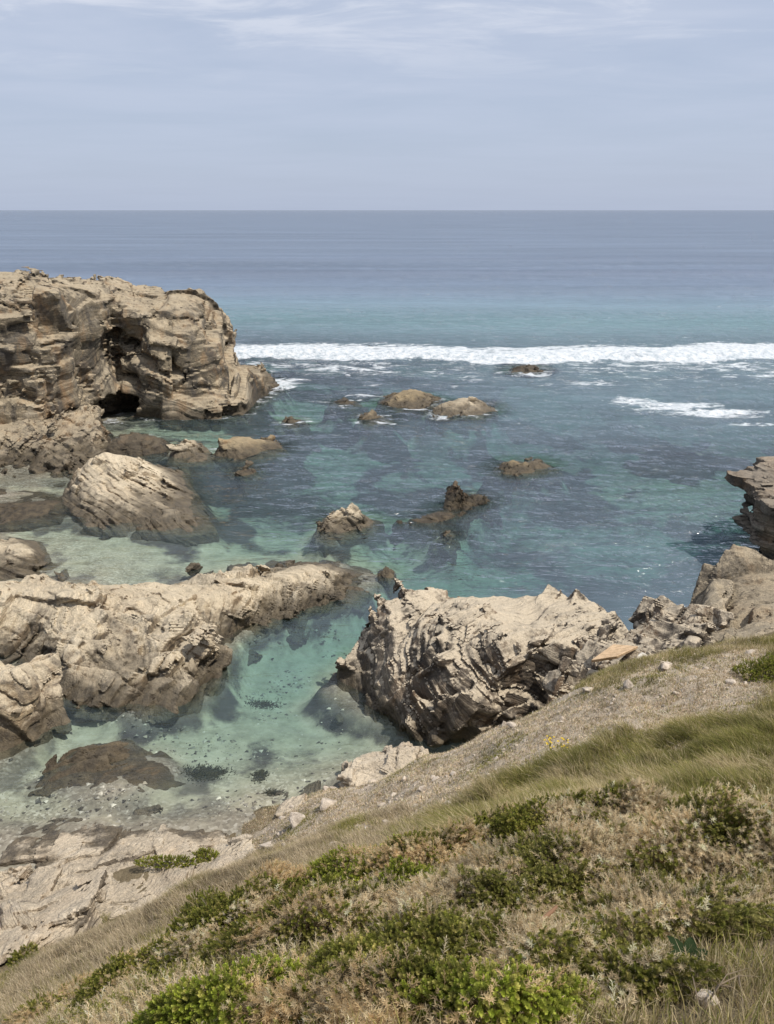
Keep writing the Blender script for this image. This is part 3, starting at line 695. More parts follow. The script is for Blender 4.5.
# ------------------------------------------------------------------ water
R_ = np.hypot(wx, wy)
open_ = sstep(24, 60, R_) * (1 - sstep(180, 400, R_))
wob = 3.0 * noise3(wx * 0.035, wy * 0.02, 0 * wx, 60) + 1.2 * noise3(wx * 0.1, wy * 0.05, 0 * wx, 61)
yy = wy + wob
wz = open_ * 0.20 * fbm(wx * 0.22, wy * 0.5, 0 * wx, 3, 62) + 0.05 * sstep(22, 46, R_) * (1 - sstep(90, 200, R_)) * fbm(wx * 0.9, wy * 1.6, 0 * wx, 3, 63)
wz = wz + 0.012 * (1 - sstep(60, 120, R_)) * noise3(wx * 2.0, wy * 2.6, 0 * wx, 64)
def ridge(y0, h, front, back): 
    d = yy - y0
    return h * np.where(d < 0, np.exp(-(d / front) ** 2), np.exp(-(d / back) ** 2))
along = 0.75 + 0.35 * noise3(wx * 0.05, 0 * wx, 0 * wx + 5, 65)
swell = ridge(87.0 - 0.02 * wx, 0.85, 1.6, 7.0) * along + ridge(126, 1.7, 4.5, 11) * (0.7 + 0.5 * noise3(wx * 0.02, 0 * wx, 0 * wx, 66)) + ridge(160, 0.8, 8, 14) + ridge(205, 0.8, 9, 16) + 0.5 * ridge(270, 1.0, 12, 20) 
swell += 0.45 * ridge(66, 0.5, 2.0, 5.0) * sstep(12, 18, wx) 
wz = wz + swell
depth = np.clip(wz - bz, 0, 30)
# foam: where the wave breaks, the wash in front of it, and round the outer rocks
dY = yy - (87.0 - 0.02 * wx)
leftlim = sstep(-21, -17, wx)
cell = noise3(wx * 0.11, yy * 0.2, 0 * wx, 68)
f1 = sstep(-3.4 + 1.5 * cell, -1.4 + 1.5 * cell, dY) * (1.04 - 0.24 * sstep(1.0, 8.0, dY + 2 * cell)) * (1 - 0.9 * sstep(5, 14, dY + 3 * cell))
f2 = 0.68 * sstep(-22, -7, dY) * (1 - sstep(-3, 0, dY)) * (0.8 + 0.5 * noise3(wx * 0.06, yy * 0.12, 0 * wx, 69)) + 0.30 * sstep(9, 12, dY) * (1 - sstep(16, 24, dY))
foam = np.maximum(f1 * (0.97 + 0.3 * noise3(wx * 0.07, yy * 0.16, 0 * wx, 67)), f2) * leftlim
def fb(lst):
    return blobs(wx, wy, lst)
foam = np.maximum(foam, fb([(672, 408, 6.0, 3.0, .84), (720, 413, 5.0, 2.4, .84), (630, 402, 3.5, 2.0, .74), (760, 425, 4, 1.0, .6), (284, 384, 2.4, 3.4, .9), (270, 392, 1.3, 1.6, .8), (300, 380, 2.0, 1.4, .6), (330, 402, 3, 1.2, .72), (365, 396, 2, 1.2, .68), (300, 403, 2.5, .8, .6), (380, 385, 3, 2.5, .45),
                           (540, 375, 3.5, 2.5, .6), (470, 378, 6, 3, .5), (600, 385, 7, 3, .5), (700, 380, 8, 3, .5), (430, 462, 3.0, 1.0, .36), (480, 470, 1.6, 1.6, .4), (560, 462, 1.6, .8, .45), (450, 385, 4, 2, .5)]))
foam = np.maximum(foam, 0.5 * (1 - sstep(0.1, 1.0, rockd + 0.4 * noise3(wx * 0.8, wy * 0.8, 0 * wx, 59))) * sstep(45, 62, R_) * (rockd > -1.5))
chop = np.clip(0.16 + 0.9 * sstep(24, 44, R_) - 0.75 * np.clip(blobs(wx, wy, [(110, 550, 9, 6, 1), (250, 530, 5, 4, .7), (40, 490, 8, 5, 1), (150, 445, 6, 5, .6)]), 0, 1), 0.1, 1.1)
m, g, out = material('sea_water')
geo = g.node('ShaderNodeNewGeometry'); pos = geo.outputs['Position']
dep = g.attr('depth'); fm = g.attr('foam')
ps = g.scale(pos, (0.3, 1.0, 1.0))
cam = g.node('ShaderNodeVectorMath', operation='LENGTH'); g.l.new(pos, cam.inputs[0]); dist = cam.outputs['Value']
b1 = g.noise(ps, 0.8, 4, 0.6, dist=0.6); b2 = g.noise(ps, 3.2, 4, 0.6, dist=0.5); b3 = g.noise(g.scale(pos, (0.05, 0.16, 1)), 1.0, 4, 0.6)
amp = g.attr('chop')
hh = g.math('MULTIPLY', g.math('ADD', g.math('MULTIPLY', b1, 2.1), g.math('MULTIPLY', b2, 0.22)), amp)
hh = g.math('ADD', hh, g.math('MULTIPLY', b3, g.mapr(dist, 60, 300, 0.0, 0.9)))
nrm = g.bump(hh, 1.0, 0.6)
path = g.math('MULTIPLY', dep, 1.25)
amp_ = None
comb = g.node('ShaderNodeCombineColor')
for i, k in enumerate((0.735, 0.89, 0.895)):
    g.l.new(g.math('POWER', k, path), comb.inputs[i])
tr = g.node('ShaderNodeBsdfTransparent'); g.l.new(comb.outputs[0], tr.inputs[0])
df = g.node('ShaderNodeBsdfDiffuse')
slick = g.mapr(g.noise(g.scale(pos, (0.006, 0.035, 1)), 1.0, 5, 0.65), 0.35, 0.65, 0.86, 1.14)
g.put(df.inputs[0], g.mix(1.0, slick, g.ramp(g.mapr(dep, 0, 14), [(0.0, (0.13, 0.2, 0.19)), (0.15, (0.165, 0.2, 0.25)), (0.26, (0.165, 0.23, 0.27)), (0.38, (0.165, 0.255, 0.285)), (0.65, (0.155, 0.205, 0.265)), (1.0, (0.126, 0.15, 0.21))]), 'MULTIPLY'))
dfac = g.ramp(g.mapr(dep, 0, 10), [(0.0, 0.0), (0.22, 0.3), (0.45, 0.75), (0.8, 0.97)])
body = g.node('ShaderNodeMixShader'); g.l.new(dfac, body.inputs[0]); g.l.new(tr.outputs[0], body.inputs[1]); g.l.new(df.outputs[0], body.inputs[2])
gl = g.node('ShaderNodeBsdfGlossy'); gl.inputs['Roughness'].default_value = 0.06; g.l.new(nrm, gl.inputs['Normal'])
fr = g.node('ShaderNodeFresnel'); fr.inputs[0].default_value = 1.33; g.l.new(nrm, fr.inputs['Normal'])
surf = g.node('ShaderNodeMixShader'); g.l.new(fr.outputs[0], surf.inputs[0]); g.l.new(body.outputs[0], surf.inputs[1]); g.l.new(gl.outputs[0], surf.inputs[2])
fo = g.node('ShaderNodeBsdfDiffuse'); g.put(fo.inputs[0], g.ramp(g.noise(pos, 1.7, 5, 0.7), [(0.35, (0.36, 0.42, 0.46)), (0.5, (0.62, 0.65, 0.67)), (0.65, (0.78, 0.79, 0.8))])); g.l.new(g.bump(g.noise(pos, 1.4, 6, 0.7), 0.8, 0.6), fo.inputs['Normal'])
fn1 = g.noise(g.scale(pos, (0.55, 1.0, 1)), 0.9, 7, 0.72, dist=0.8)
fn2 = g.noise(g.scale(pos, (0.2, 0.6, 1)), 0.6, 5, 0.65)
lace = g.math('ADD', g.math('MULTIPLY', fn1, 0.7), g.math('MULTIPLY', fn2, 0.5))
ff = g.mapr(g.math('ADD', fm, g.math('MULTIPLY', g.math('SUBTRACT', lace, 0.6), 2.6)), 0.52, 0.82, 0, 0.95, True)
fin = g.node('ShaderNodeMixShader'); g.l.new(ff, fin.inputs[0]); g.l.new(surf.outputs[0], fin.inputs[1]); g.l.new(fo.outputs[0], fin.inputs[2])
g.l.new(fin.outputs[0], out.inputs['Surface'])
M['water'] = m
water = link('sea_water', mesh_np('sea_water', np.stack([wx, wy, wz], -1).reshape(-1, 3), grid_faces(*wx.shape), M['water'], True, {'depth': depth.ravel(), 'foam': foam.ravel(), 'chop': chop.ravel()}))
tag(water, kind='structure')
# ------------------------------------------------------------------ vegetation
def leaf_material(name, trans=0.3, rough=0.7):
    m, g, out = material(name)
    c = g.attr('tint', 'Color')
    pos = g.node('ShaderNodeNewGeometry').outputs['Position']
    c = g.mix(1.0, c, g.mapr(g.noise(pos, 1.3, 4, 0.6), 0.3, 0.7, 0.72, 1.28), 'MULTIPLY')
    p = g.node('ShaderNodeBsdfPrincipled'); g.l.new(c, p.inputs['Base Color']); p.inputs['Roughness'].default_value = rough; p.inputs['Specular IOR Level'].default_value = 0.25
    t = g.node('ShaderNodeBsdfTranslucent'); g.l.new(c, t.inputs[0])
    mx = g.node('ShaderNodeMixShader'); mx.inputs[0].default_value = trans
    g.l.new(p.outputs[0], mx.inputs[1]); g.l.new(t.outputs[0], mx.inputs[2]); g.l.new(mx.outputs[0], out.inputs['Surface'])
    return m
M['leaf'] = leaf_material('leaf', 0.48, 0.55); M['blade'] = leaf_material('grass_blade', 0.42, 0.7); M['twig'] = leaf_material('dry_twig', 0.45, 0.85)

def in_poly(x, y, poly): return sdpoly(x, y, poly) < 0
def scatter(poly, dens, grow=0.0):
    """random points over a patch of ground; dens is a number or a function of x, y per square metre"""
    lo, hi = poly.min(0) - 0.6, poly.max(0) + 0.6
    mx = 2600
    d0 = dens if not callable(dens) else mx
    n = int((hi - lo).prod() * d0)
    x = RNG.uniform(lo[0], hi[0], n); y = RNG.uniform(lo[1], hi[1], n)
    sd = sdpoly(x, y, poly) + 0.25 * noise3(x * 1.5, y * 1.5, 0 * x, 91)
    ok = sd < grow + RNG.normal(0, 0.12, n)
    x, y = x[ok], y[ok]
    if callable(dens):
        k = RNG.uniform(0, 1, len(x)) < np.clip(dens(x, y) / mx, 0, 1); x, y = x[k], y[k]
    return x, y
def blades(x, y, z, ln, wd, lean, leandir, cols, spread=0.5):
    """curved tapering blades; returns verts, faces, tint"""
    n = len(x)
    az = RNG.uniform(0, 2 * np.pi, n); out = np.abs(RNG.normal(0, spread, n))
    dx = np.cos(az) * out + np.cos(leandir) * lean; dy = np.sin(az) * out + np.sin(leandir) * lean
    side = RNG.uniform(0, 2 * np.pi, n); sx, sy = np.cos(side) * wd / 2, np.sin(side) * wd / 2
    V = np.zeros((n, 5, 3), F32)
    for k, (f, w) in enumerate([(0, 1.0), (0.55, 0.8), (1.0, 0.0)]):
        hx = x + dx * ln * f * f; hy = y + dy * ln * f * f
        hz = z + ln * f * (1 - 0.42 * np.minimum(1.3, np.hypot(dx, dy)) * f)
        if w == 0: V[:, 4] = np.stack([hx, hy, hz], 1)
        else:
            V[:, 2 * k] = np.stack([hx - sx * w, hy - sy * w, hz], 1); V[:, 2 * k + 1] = np.stack([hx + sx * w, hy + sy * w, hz], 1)
    b = np.arange(n)[:, None] * 5
    q = b + np.array([[0, 1, 3, 2]]); t = b + np.array([[2, 3, 4]])
    return V.reshape(-1, 3), [q, t], np.repeat(cols, 5, 0)
def pick(pal, n, jit=0.18):
    pal = np.array(pal); i = RNG.integers(0, len(pal), n)
    return np.clip(pal[i] * (1 + RNG.normal(0, jit, (n, 1))), 0.005, 0.9).astype(F32)
def stuff(name, V, Fc, T, mat, label, cat):
    o = link(name, mesh_np(name, V, Fc, mat, False, {'tint': T}))
    return tag(o, label, cat, kind='stuff')
def tufted(x, y, n_each, r):
    k = len(x); i = np.repeat(np.arange(k), n_each)
    return x[i] + RNG.normal(0, r, len(i)), y[i] + RNG.normal(0, r, len(i)), i
STRAW = [(0.52, 0.42, 0.24), (0.42, 0.33, 0.18), (0.6, 0.5, 0.32), (0.33, 0.25, 0.13), (0.40, 0.34, 0.17)]
PALE = [(0.68, 0.56, 0.40), (0.60, 0.47, 0.33), (0.76, 0.65, 0.49), (0.42, 0.32, 0.21), (0.34, 0.31, 0.15)]
GREEN = [(0.19, 0.19, 0.042), (0.14, 0.15, 0.032), (0.26, 0.23, 0.065), (0.34, 0.28, 0.11), (0.22, 0.21, 0.05)]
# soft green grass in the hollow
x, y = scatter(GRASS, 330); clump = noise3(x * 1.6, y * 1.6, 0 * x, 71)
k = clump > -0.55; x, y, clump = x[k], y[k], clump[k]
ln0 = 0.17 + 0.24 * np.clip(clump, -0.3, 1)
bx, by, i = tufted(x, y, 17, 0.035)
ln = ln0[i] * RNG.uniform(0.6, 1.25, len(i)); ld = 2.4 + 1.6 * noise3(bx * 0.8, by * 0.8, 0 * bx, 72)
gmix = (noise3(bx * 0.55, by * 0.55, 0 * bx, 73) + 0.5 * noise3(bx * 2.2, by * 2.2, 0 * bx, 70) + RNG.normal(0, 0.25, len(i)))[:, None] > 0.10
cols = np.where(gmix, pick(STRAW, len(i)), pick(GREEN, len(i), 0.25) * 0.85)
V, Fc, T = blades(bx, by, ground_z(bx, by) - 0.01, ln, np.full(len(i), 0.0065), 0.6, ld, cols, 0.6)
stuff('green_grass', V, Fc, T, M['blade'], 'soft green and straw grass combed flat in the hollow of the slope', 'grass')
# dry grass on the steep slope above the shore platform
DRY = np.array([G(*q)[:2] for q in [(-20, 1030), (0, 990), (60, 945), (130, 908), (200, 882), (235, 862), (300, 845), (400, 812), (430, 815), (425, 850), (330, 885), (240, 912), (160, 955), (90, 1000), (40, 1040)]])
x, y = scatter(DRY, 210); clump = noise3(x * 1.3, y * 1.3, 0 * x, 74) + 0.6 * noise3(x * 3.3, y * 3.3, 0 * x, 86)
k = clump > -0.35; x, y, clump = x[k], y[k], clump[k]
bx, by, i = tufted(x, y, 16, 0.04)
ln = (0.15 + 0.09 * clump[i]) * RNG.uniform(0.5, 1.3, len(i))
gm = (noise3(bx * 0.9, by * 0.9, 0 * bx, 75) + RNG.normal(0, 0.2, len(i)))[:, None] > 0.3
cols = np.where(gm, pick(GREEN, len(i)), pick([(0.46, 0.37, 0.24), (0.38, 0.3, 0.19), (0.58, 0.48, 0.33), (0.3, 0.235, 0.15), (0.26, 0.22, 0.12)], len(i)))
V, Fc, T = blades(bx, by, ground_z(bx, by) - 0.01, ln, np.full(len(i), 0.0065), 0.4, 2.6 + 0 * bx, cols, 0.5)
stuff('dry_grass', V, Fc, T, M['blade'], 'thin dry straw grass on the steep slope above the pink platform', 'grass')
# short grey-tan cushion turf among the stones
x, y = scatter(SCREE, 170, 0.9); clump = noise3(x * 0.9, y * 0.9, 0 * x, 76)
k = clump > -0.35; x, y = x[k], y[k]
bx, by, i = tufted(x, y, 14, 0.05)
ln = RNG.uniform(0.03, 0.085, len(i))
gm = (noise3(bx * 0.7, by * 0.7, 0 * bx, 77) + RNG.normal(0, 0.2, len(i)))[:, None] > 0.33
cols = np.where(gm, pick(GREEN, len(i)), pick(PALE, len(i), 0.22))
V, Fc, T = blades(bx, by, ground_z(bx, by) - 0.01, ln, np.full(len(i), 0.010), 0.1, 0 * bx, cols, 0.8)
stuff('cushion_turf', V, Fc, T, M['blade'], 'short grey tan cushion turf scattered over the stony slope', 'turf')
# rough mixed grass between and in front of the shrubs
MEADOW = np.array([G(*q)[:2] for q in [(560, 1022), (590, 950), (640, 905), (690, 880), (774, 850), (830, 830), (800, 790), (774, 775), (690, 795), (560, 812), (420, 845), (320, 875), (235, 905), (100, 975), (30, 1022)]] + [(-2.5, 1.2), (3.8, 1.2)])
MEADOW = MEADOW[np.argsort(np.arctan2(MEADOW[:, 1] - 3.8, MEADOW[:, 0] - 0.6))]
def md(x, y):
    right = sstep(0.3, 1.3, x - 0.9 + 0.6 * (4.2 - y) * 0.5)
    return 240 + 330 * right
x, y = scatter(MEADOW, md)
bx, by, i = tufted(x, y, 10, 0.03)
ln = RNG.uniform(0.05, 0.2, len(i)) * (0.8 + 0.5 * noise3(bx * 1.4, by * 1.4, 0 * bx, 78))
gm = (noise3(bx * 1.1, by * 1.1, 0 * bx, 79) + RNG.normal(0, 0.3, len(i)))[:, None] > -0.05
cols = np.where(gm, pick(GREEN, len(i)), pick(STRAW, len(i)))
V, Fc, T = blades(bx, by, ground_z(bx, by) - 0.01, ln, np.full(len(i), 0.0034), 0.15, 1.2 + 0 * bx, cols, 0.55)
stuff('rough_grass', V, Fc, T, M['blade'], 'rough mixed green and straw grass around the shrubs in the foreground', 'grass')

# the same rough turf carries on over the rest of the slope, out of the picture too
n = 150000; x = RNG.uniform(-9, 11, n); y = RNG.uniform(0.3, 16, n)
cov = np.minimum.reduce([sdpoly(x, y, q_) for q_ in (SCREE, GRASS, DRY, MEADOW, SHRUB)])
rk = np.minimum.reduce([sdpoly(x, y, q_) for o_, ps in ROCKS if o_.name.startswith(('shore_platform', 'rock_block', 'broken_ledge')) for q_ in ps])
k = (cov > -0.1) & (ground_z(x, y) > 2.0) & (rk > -0.2) & (RNG.uniform(0, 1, n) < np.where(cov < 0.8, 0.75, 0.28)); x, y = x[k], y[k]
bx, by, i = tufted(x, y, 7, 0.05)
ln = RNG.uniform(0.06, 0.2, len(i)) * (0.85 + 0.5 * noise3(bx * 1.2, by * 1.2, 0 * bx, 96))
gm = (noise3(bx * 0.9, by * 0.9, 0 * bx, 97) + RNG.normal(0, 0.3, len(i)))[:, None] > 0.05
cols = np.where(gm, pick(GREEN, len(i)), pick(STRAW, len(i)))
V, Fc, T = blades(bx, by, ground_z(bx, by) - 0.01, ln, np.full(len(i), 0.006), 0.2, 1.2 + 0 * bx, cols, 0.6)
stuff('slope_turf', V, Fc, T, M['blade'], 'rough straw and green turf over the rest of the slope', 'turf')
# ---- sprigs for the shrubs
def sprig_proto(kind):
    r = np.random.default_rng({'dry': 1, 'green': 2, 'heath': 3}[kind])
    V, Fq, Ft, tip = [], [], [], []
    if kind == 'dry':                                    # bare spiny shoot
        L = 1.0
        for a in range(2):
            ca, sa = cos(a * 1.57), sin(a * 1.57); b = len(V)
            V += [(-0.02 * ca, -0.02 * sa, 0), (0.02 * ca, 0.02 * sa, 0), (0.008 * ca, 0.008 * sa, L), (-0.008 * ca, -0.008 * sa, L)]; Fq.append((b, b + 1, b + 2, b + 3)); tip += [0.2, .2, .9, .9]
        for k in range(20):
            h = 0.18 + 0.8 * k / 20; az = k * 2.4; up = 0.35 + 0.5 * h; l = (0.36 - 0.16 * h) * r.uniform(0.7, 1.2)
            d = np.array([cos(az), sin(az), up]); d /= np.linalg.norm(d); s = np.array([-sin(az), cos(az), 0]) * 0.028
            b = len(V); o = np.array([0, 0, h]); V += [tuple(o - s), tuple(o + s), tuple(o + d * l)]; Ft.append((b, b + 1, b + 2)); tip += [0.5, .5, 1.0]
    else:
        n = 22 if kind == 'green' else 18
        for a in range(1):
            V += [(-0.02, 0, 0), (0.02, 0, 0), (0.01, 0, 1), (-0.01, 0, 1)]; Fq.append((0, 1, 2, 3)); tip += [0, 0, .6, .6]
        for k in range(n):
            h = 0.2 + 0.8 * k / n; az = k * 2.4; up = 0.5 + 0.9 * h; l = (0.34 if kind == 'green' else 0.26) * r.uniform(0.75, 1.2) * (1.1 - 0.35 * h); wd = 0.085 if kind == 'green' else 0.05
            d = np.array([cos(az), sin(az), up]); d /= np.linalg.norm(d); s = np.array([-sin(az), cos(az), 0.0]) * wd
            b = len(V); o = np.array([0, 0, h]); c = o + d * l * 0.55 + np.array([0, 0, 0.02])
            V += [tuple(o), tuple(c + s), tuple(o + d * l), tuple(c - s)]; Fq.append((b, b + 1, b + 2, b + 3)); tip += [0.1 + 0.5 * h, 0.2 + 0.6 * h, 0.35 + 0.65 * h, 0.2 + 0.6 * h]
    return np.array(V, F32), np.array(Fq, np.int32).reshape(-1, 4), np.array(Ft, np.int32).reshape(-1, 3), np.array(tip, F32)
PROTO = {k: sprig_proto(k) for k in ('dry', 'green', 'heath')}
def place(kind, P, N, size, c0, c1):
    """copies of a sprig at P along N; tint runs from c0 at the foot to c1 at the tips"""
    V, Fq, Ft, tip = PROTO[kind]; n = len(P)
    N = N / np.linalg.norm(N, axis=1, keepdims=True)
    a = np.cross(N, np.tile([[0.31, 0.17, -0.93]], (n, 1))); a += 1e-4; a /= np.linalg.norm(a, axis=1, keepdims=True); b = np.cross(N, a)
    th = RNG.uniform(0, 2 * np.pi, n)[:, None]; a, b = a * np.cos(th) + b * np.sin(th), b * np.cos(th) - a * np.sin(th)
    W = P[:, None] + size[:, None, None] * (V[None, :, 0:1] * a[:, None] + V[None, :, 1:2] * b[:, None] + V[None, :, 2:3] * N[:, None])
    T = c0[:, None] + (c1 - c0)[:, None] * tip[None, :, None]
    off = (np.arange(n) * len(V))[:, None, None]
    fs = [(f[None] + off).reshape(-1, f.shape[1]) for f in (Fq, Ft) if len(f)]
    return W.reshape(-1, 3), fs, T.reshape(-1, 3)
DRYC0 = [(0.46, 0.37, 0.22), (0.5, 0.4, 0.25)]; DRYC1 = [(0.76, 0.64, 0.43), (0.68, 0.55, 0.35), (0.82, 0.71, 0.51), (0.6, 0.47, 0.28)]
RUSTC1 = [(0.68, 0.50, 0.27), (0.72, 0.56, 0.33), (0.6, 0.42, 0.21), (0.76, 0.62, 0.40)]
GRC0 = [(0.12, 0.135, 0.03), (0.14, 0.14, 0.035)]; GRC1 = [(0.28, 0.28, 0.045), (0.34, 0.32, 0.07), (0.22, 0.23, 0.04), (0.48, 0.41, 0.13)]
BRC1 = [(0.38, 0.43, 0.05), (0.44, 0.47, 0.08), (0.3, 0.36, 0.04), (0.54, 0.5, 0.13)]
OLC1 = [(0.36, 0.33, 0.09), (0.42, 0.37, 0.14), (0.27, 0.27, 0.06)]
def shrub(name, label, cat, px, py, rx, ry, h, greens, dryf, dcol, n, group, drysize=0.088, gsize=0.052, gtype='green', up=0.0):
    """low mound of shoots: green ones low and between, dry ones standing over them"""
    n = int(n * 2.4); h *= 1.3; dryf *= 0.6; c = G(px, py); root = empty(name, (c[0], c[1], c[2]), label, cat, group)
    r = np.sqrt(RNG.uniform(0, 1, n)); a = RNG.uniform(0, 2 * np.pi, n)
    wob = 1 + 0.25 * np.sin(3 * a + px) + 0.15 * np.sin(5 * a + py)
    x = c[0] + r * np.cos(a) * rx * wob; y = c[1] + r * np.sin(a) * ry * wob
    prof = np.sqrt(np.clip(1 - r ** 2.4, 0, 1))
    lump = 0.75 + 0.55 * noise3(x * 3.1, y * 3.1, 0 * x, 81) + 0.3 * noise3(x * 8, y * 8, 0 * x, 82)
    depth_ = RNG.uniform(0, 1, n) ** 1.8
    z = ground_z(x, y) + h * prof * np.clip(lump, 0.15, 1.5) * (1 - 0.75 * depth_)
    N = np.stack([np.cos(a) * r * 0.9 + RNG.normal(0, 0.42, n), np.sin(a) * r * 0.9 - 0.15 + RNG.normal(0, 0.42, n), 0.75 + up + 0 * r], 1)
    P = np.stack([x, y, z], 1) - np.array([c])
    pn = noise3(x * 2.3, y * 2.3, 0 * x, 83) + RNG.normal(0, 0.22, n)
    isdry = pn < np.quantile(pn, dryf) if dryf > 0 else np.zeros(n, bool)
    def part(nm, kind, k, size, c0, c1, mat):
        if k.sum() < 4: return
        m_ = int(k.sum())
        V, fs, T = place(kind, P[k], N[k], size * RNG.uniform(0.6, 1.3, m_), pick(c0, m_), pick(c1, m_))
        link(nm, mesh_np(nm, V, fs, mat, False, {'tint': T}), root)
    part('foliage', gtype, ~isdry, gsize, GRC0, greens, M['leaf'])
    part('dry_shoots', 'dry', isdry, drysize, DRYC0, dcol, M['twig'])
    # woody stems from the foot
    ns = 14; sa = RNG.uniform(0, 2 * np.pi, ns); sr = RNG.uniform(0.1, 0.8, ns)
    ex = np.cos(sa) * sr * rx; ey = np.sin(sa) * sr * ry; ez = ground_z(c[0] + ex, c[1] + ey) - c[2] + h * 0.7 * np.sqrt(1 - sr ** 2)
    V, Fs = [], []
    for q in range(ns):
        b = len(V); p0 = np.array([ex[q] * 0.15, ey[q] * 0.15, -0.04]); p1 = np.array([ex[q], ey[q], ez[q]]); mid = (p0 + p1) / 2 + np.array([0, 0, 0.05])
        for p_, w in ((p0, 0.008), (mid, 0.006), (p1, 0.003)):
            for t_ in range(3): V.append(p_ + w * np.array([cos(t_ * 2.1), sin(t_ * 2.1), 0]))
        for s_ in range(2):
            for t_ in range(3): Fs.append((b + 3 * s_ + t_, b + 3 * s_ + (t_ + 1) % 3, b + 3 * s_ + 3 + (t_ + 1) % 3, b + 3 * s_ + 3 + t_))
    link('stems', mesh_np('stems', np.array(V), np.array(Fs), M['twig'], True, {'tint': np.tile([[0.13, 0.10, 0.075]], (len(V), 1))}), root)
    return root
GG = 'low green shrubs of the foreground mat'; GD = 'dry spiny shrubs of the foreground mat'
SH = [
 ('green_shrub', 'bright fresh green shrub cut by the bottom edge, left of centre', 225, 1018, .42, .34, .26, BRC1, .18, RUSTC1, 1100, GG),
 ('green_shrub', 'bright fresh green shrub cut by the bottom edge, right of centre', 490, 1016, .42, .26, .22, BRC1, .2, RUSTC1, 1000, GG),
 ('green_shrub', 'dark green shrub with rusty tips at the lower left end of the mat', 120, 988, .5, .42, .28, GRC1, .35, RUSTC1, 1300, GG),
 ('green_shrub', 'large dark green shrub with tan tips on the left crest of the mat', 215, 935, .62, .55, .36, GRC1, .28, DRYC1, 2100, GG),
 ('green_shrub', 'dark green shrub right of the large one on the left crest', 300, 935, .5, .5, .34, GRC1, .4, RUSTC1, 1500, GG),
 ('green_shrub', 'flat bright green shrub on the crest edge above the pink platform', 365, 872, .62, .38, .24, BRC1, .3, RUSTC1, 1500, GG),
 ('green_shrub', 'small bright green shrub with straw tips behind the dry hollow', 395, 905, .42, .32, .25, BRC1, .42, DRYC1, 1000, GG),
 ('green_shrub', 'olive green shrub in the middle of the mat', 425, 958, .5, .42, .26, OLC1 + GRC1, .32, DRYC1, 1300, GG),
 ('green_shrub', 'small deep green shrub at the foot of the mat, between two dry shrubs', 355, 990, .36, .28, .2, GRC1, .3, DRYC1, 800, GG),
 ('green_shrub', 'dark green shrub with pale tips below the grass hollow', 550, 835, .75, .42, .32, GRC1, .42, DRYC1, 1900, GG),
 ('green_shrub', 'small green shrub with rusty tips on the crest, left of the grass hollow', 470, 848, .5, .36, .27, GRC1 + OLC1, .5, RUSTC1, 1200, GG),
 ('green_shrub', 'olive shrub tucked under the widest dry shrub', 510, 905, .5, .4, .24, OLC1, .5, DRYC1, 1200, GG),
 ('green_shrub', 'low green shrub beside the broad leaved plant', 620, 985, .34, .3, .16, GRC1 + OLC1, .3, DRYC1, 700, GG),
 ('dry_shrub', 'widest pale dry spiny shrub in the middle of the mat', 560, 880, .8, .55, .36, OLC1, .86, DRYC1, 2300, GD),
 ('dry_shrub', 'pale dry spiny shrub near the right edge', 700, 850, .8, .5, .36, OLC1, .82, DRYC1, 2100, GD),
 ('dry_shrub', 'dry grey tan shrub cut by the right edge', 775, 845, .6, .5, .33, OLC1, .8, DRYC1, 1500, GD),
 ('dry_shrub', 'rust brown dry shrub on the left crest, between green shrubs', 262, 905, .5, .36, .3, GRC1, .8, RUSTC1, 1200, GD),
 ('dry_shrub', 'rust tan dry shrub at the bottom edge, beside the bright green shrub', 325, 1012, .42, .28, .24, GRC1, .84, RUSTC1, 1100, GD),
 ('dry_shrub', 'tan dry shrub in the dip right of the left crest', 345, 925, .5, .4, .24, OLC1, .86, DRYC1, 1300, GD),
 ('dry_shrub', 'tan dry shrub with a bare twig at the centre of the foreground', 465, 915, .5, .42, .3, OLC1, .8, DRYC1, 1400, GD),
 ('dry_shrub', 'thin pale dry shrub in the rough grass at lower right', 650, 930, .62, .45, .22, OLC1, .7, DRYC1, 1200, GD),
 ('dry_shrub', 'straggly brown dry shrub below the olive green shrub', 540, 970, .5, .38, .24, OLC1 + GRC1, .68, DRYC1, 1200, GD),
 ('dry_shrub', 'rusty dry shrub at the bottom left corner of the mat', 50, 1015, .45, .4, .22, GRC1, .75, RUSTC1, 900, GD),
 ('dry_shrub', 'pale dry shrub on the crest where the mat meets the grass hollow', 625, 822, .7, .36, .3, OLC1, .72, DRYC1, 1500, GD),
 ('dry_shrub', 'rust tipped dry shrub between the two bottom edge green shrubs', 405, 1010, .4, .26, .2, GRC1, .8, RUSTC1, 900, GD),
 ('dry_shrub', 'long tan dry shrub along the crest above the bright green edge shrub', 425, 868, .6, .34, .3, GRC1, .8, RUSTC1, 1400, GD),
 ('green_shrub', 'small round green bush on the stony slope at the right edge', 768, 676, .5, .45, .3, BRC1 + GRC1, .05, DRYC1, 900, None),
]
for s in SH: shrub(s[0], s[1], 'shrub', *s[2:])

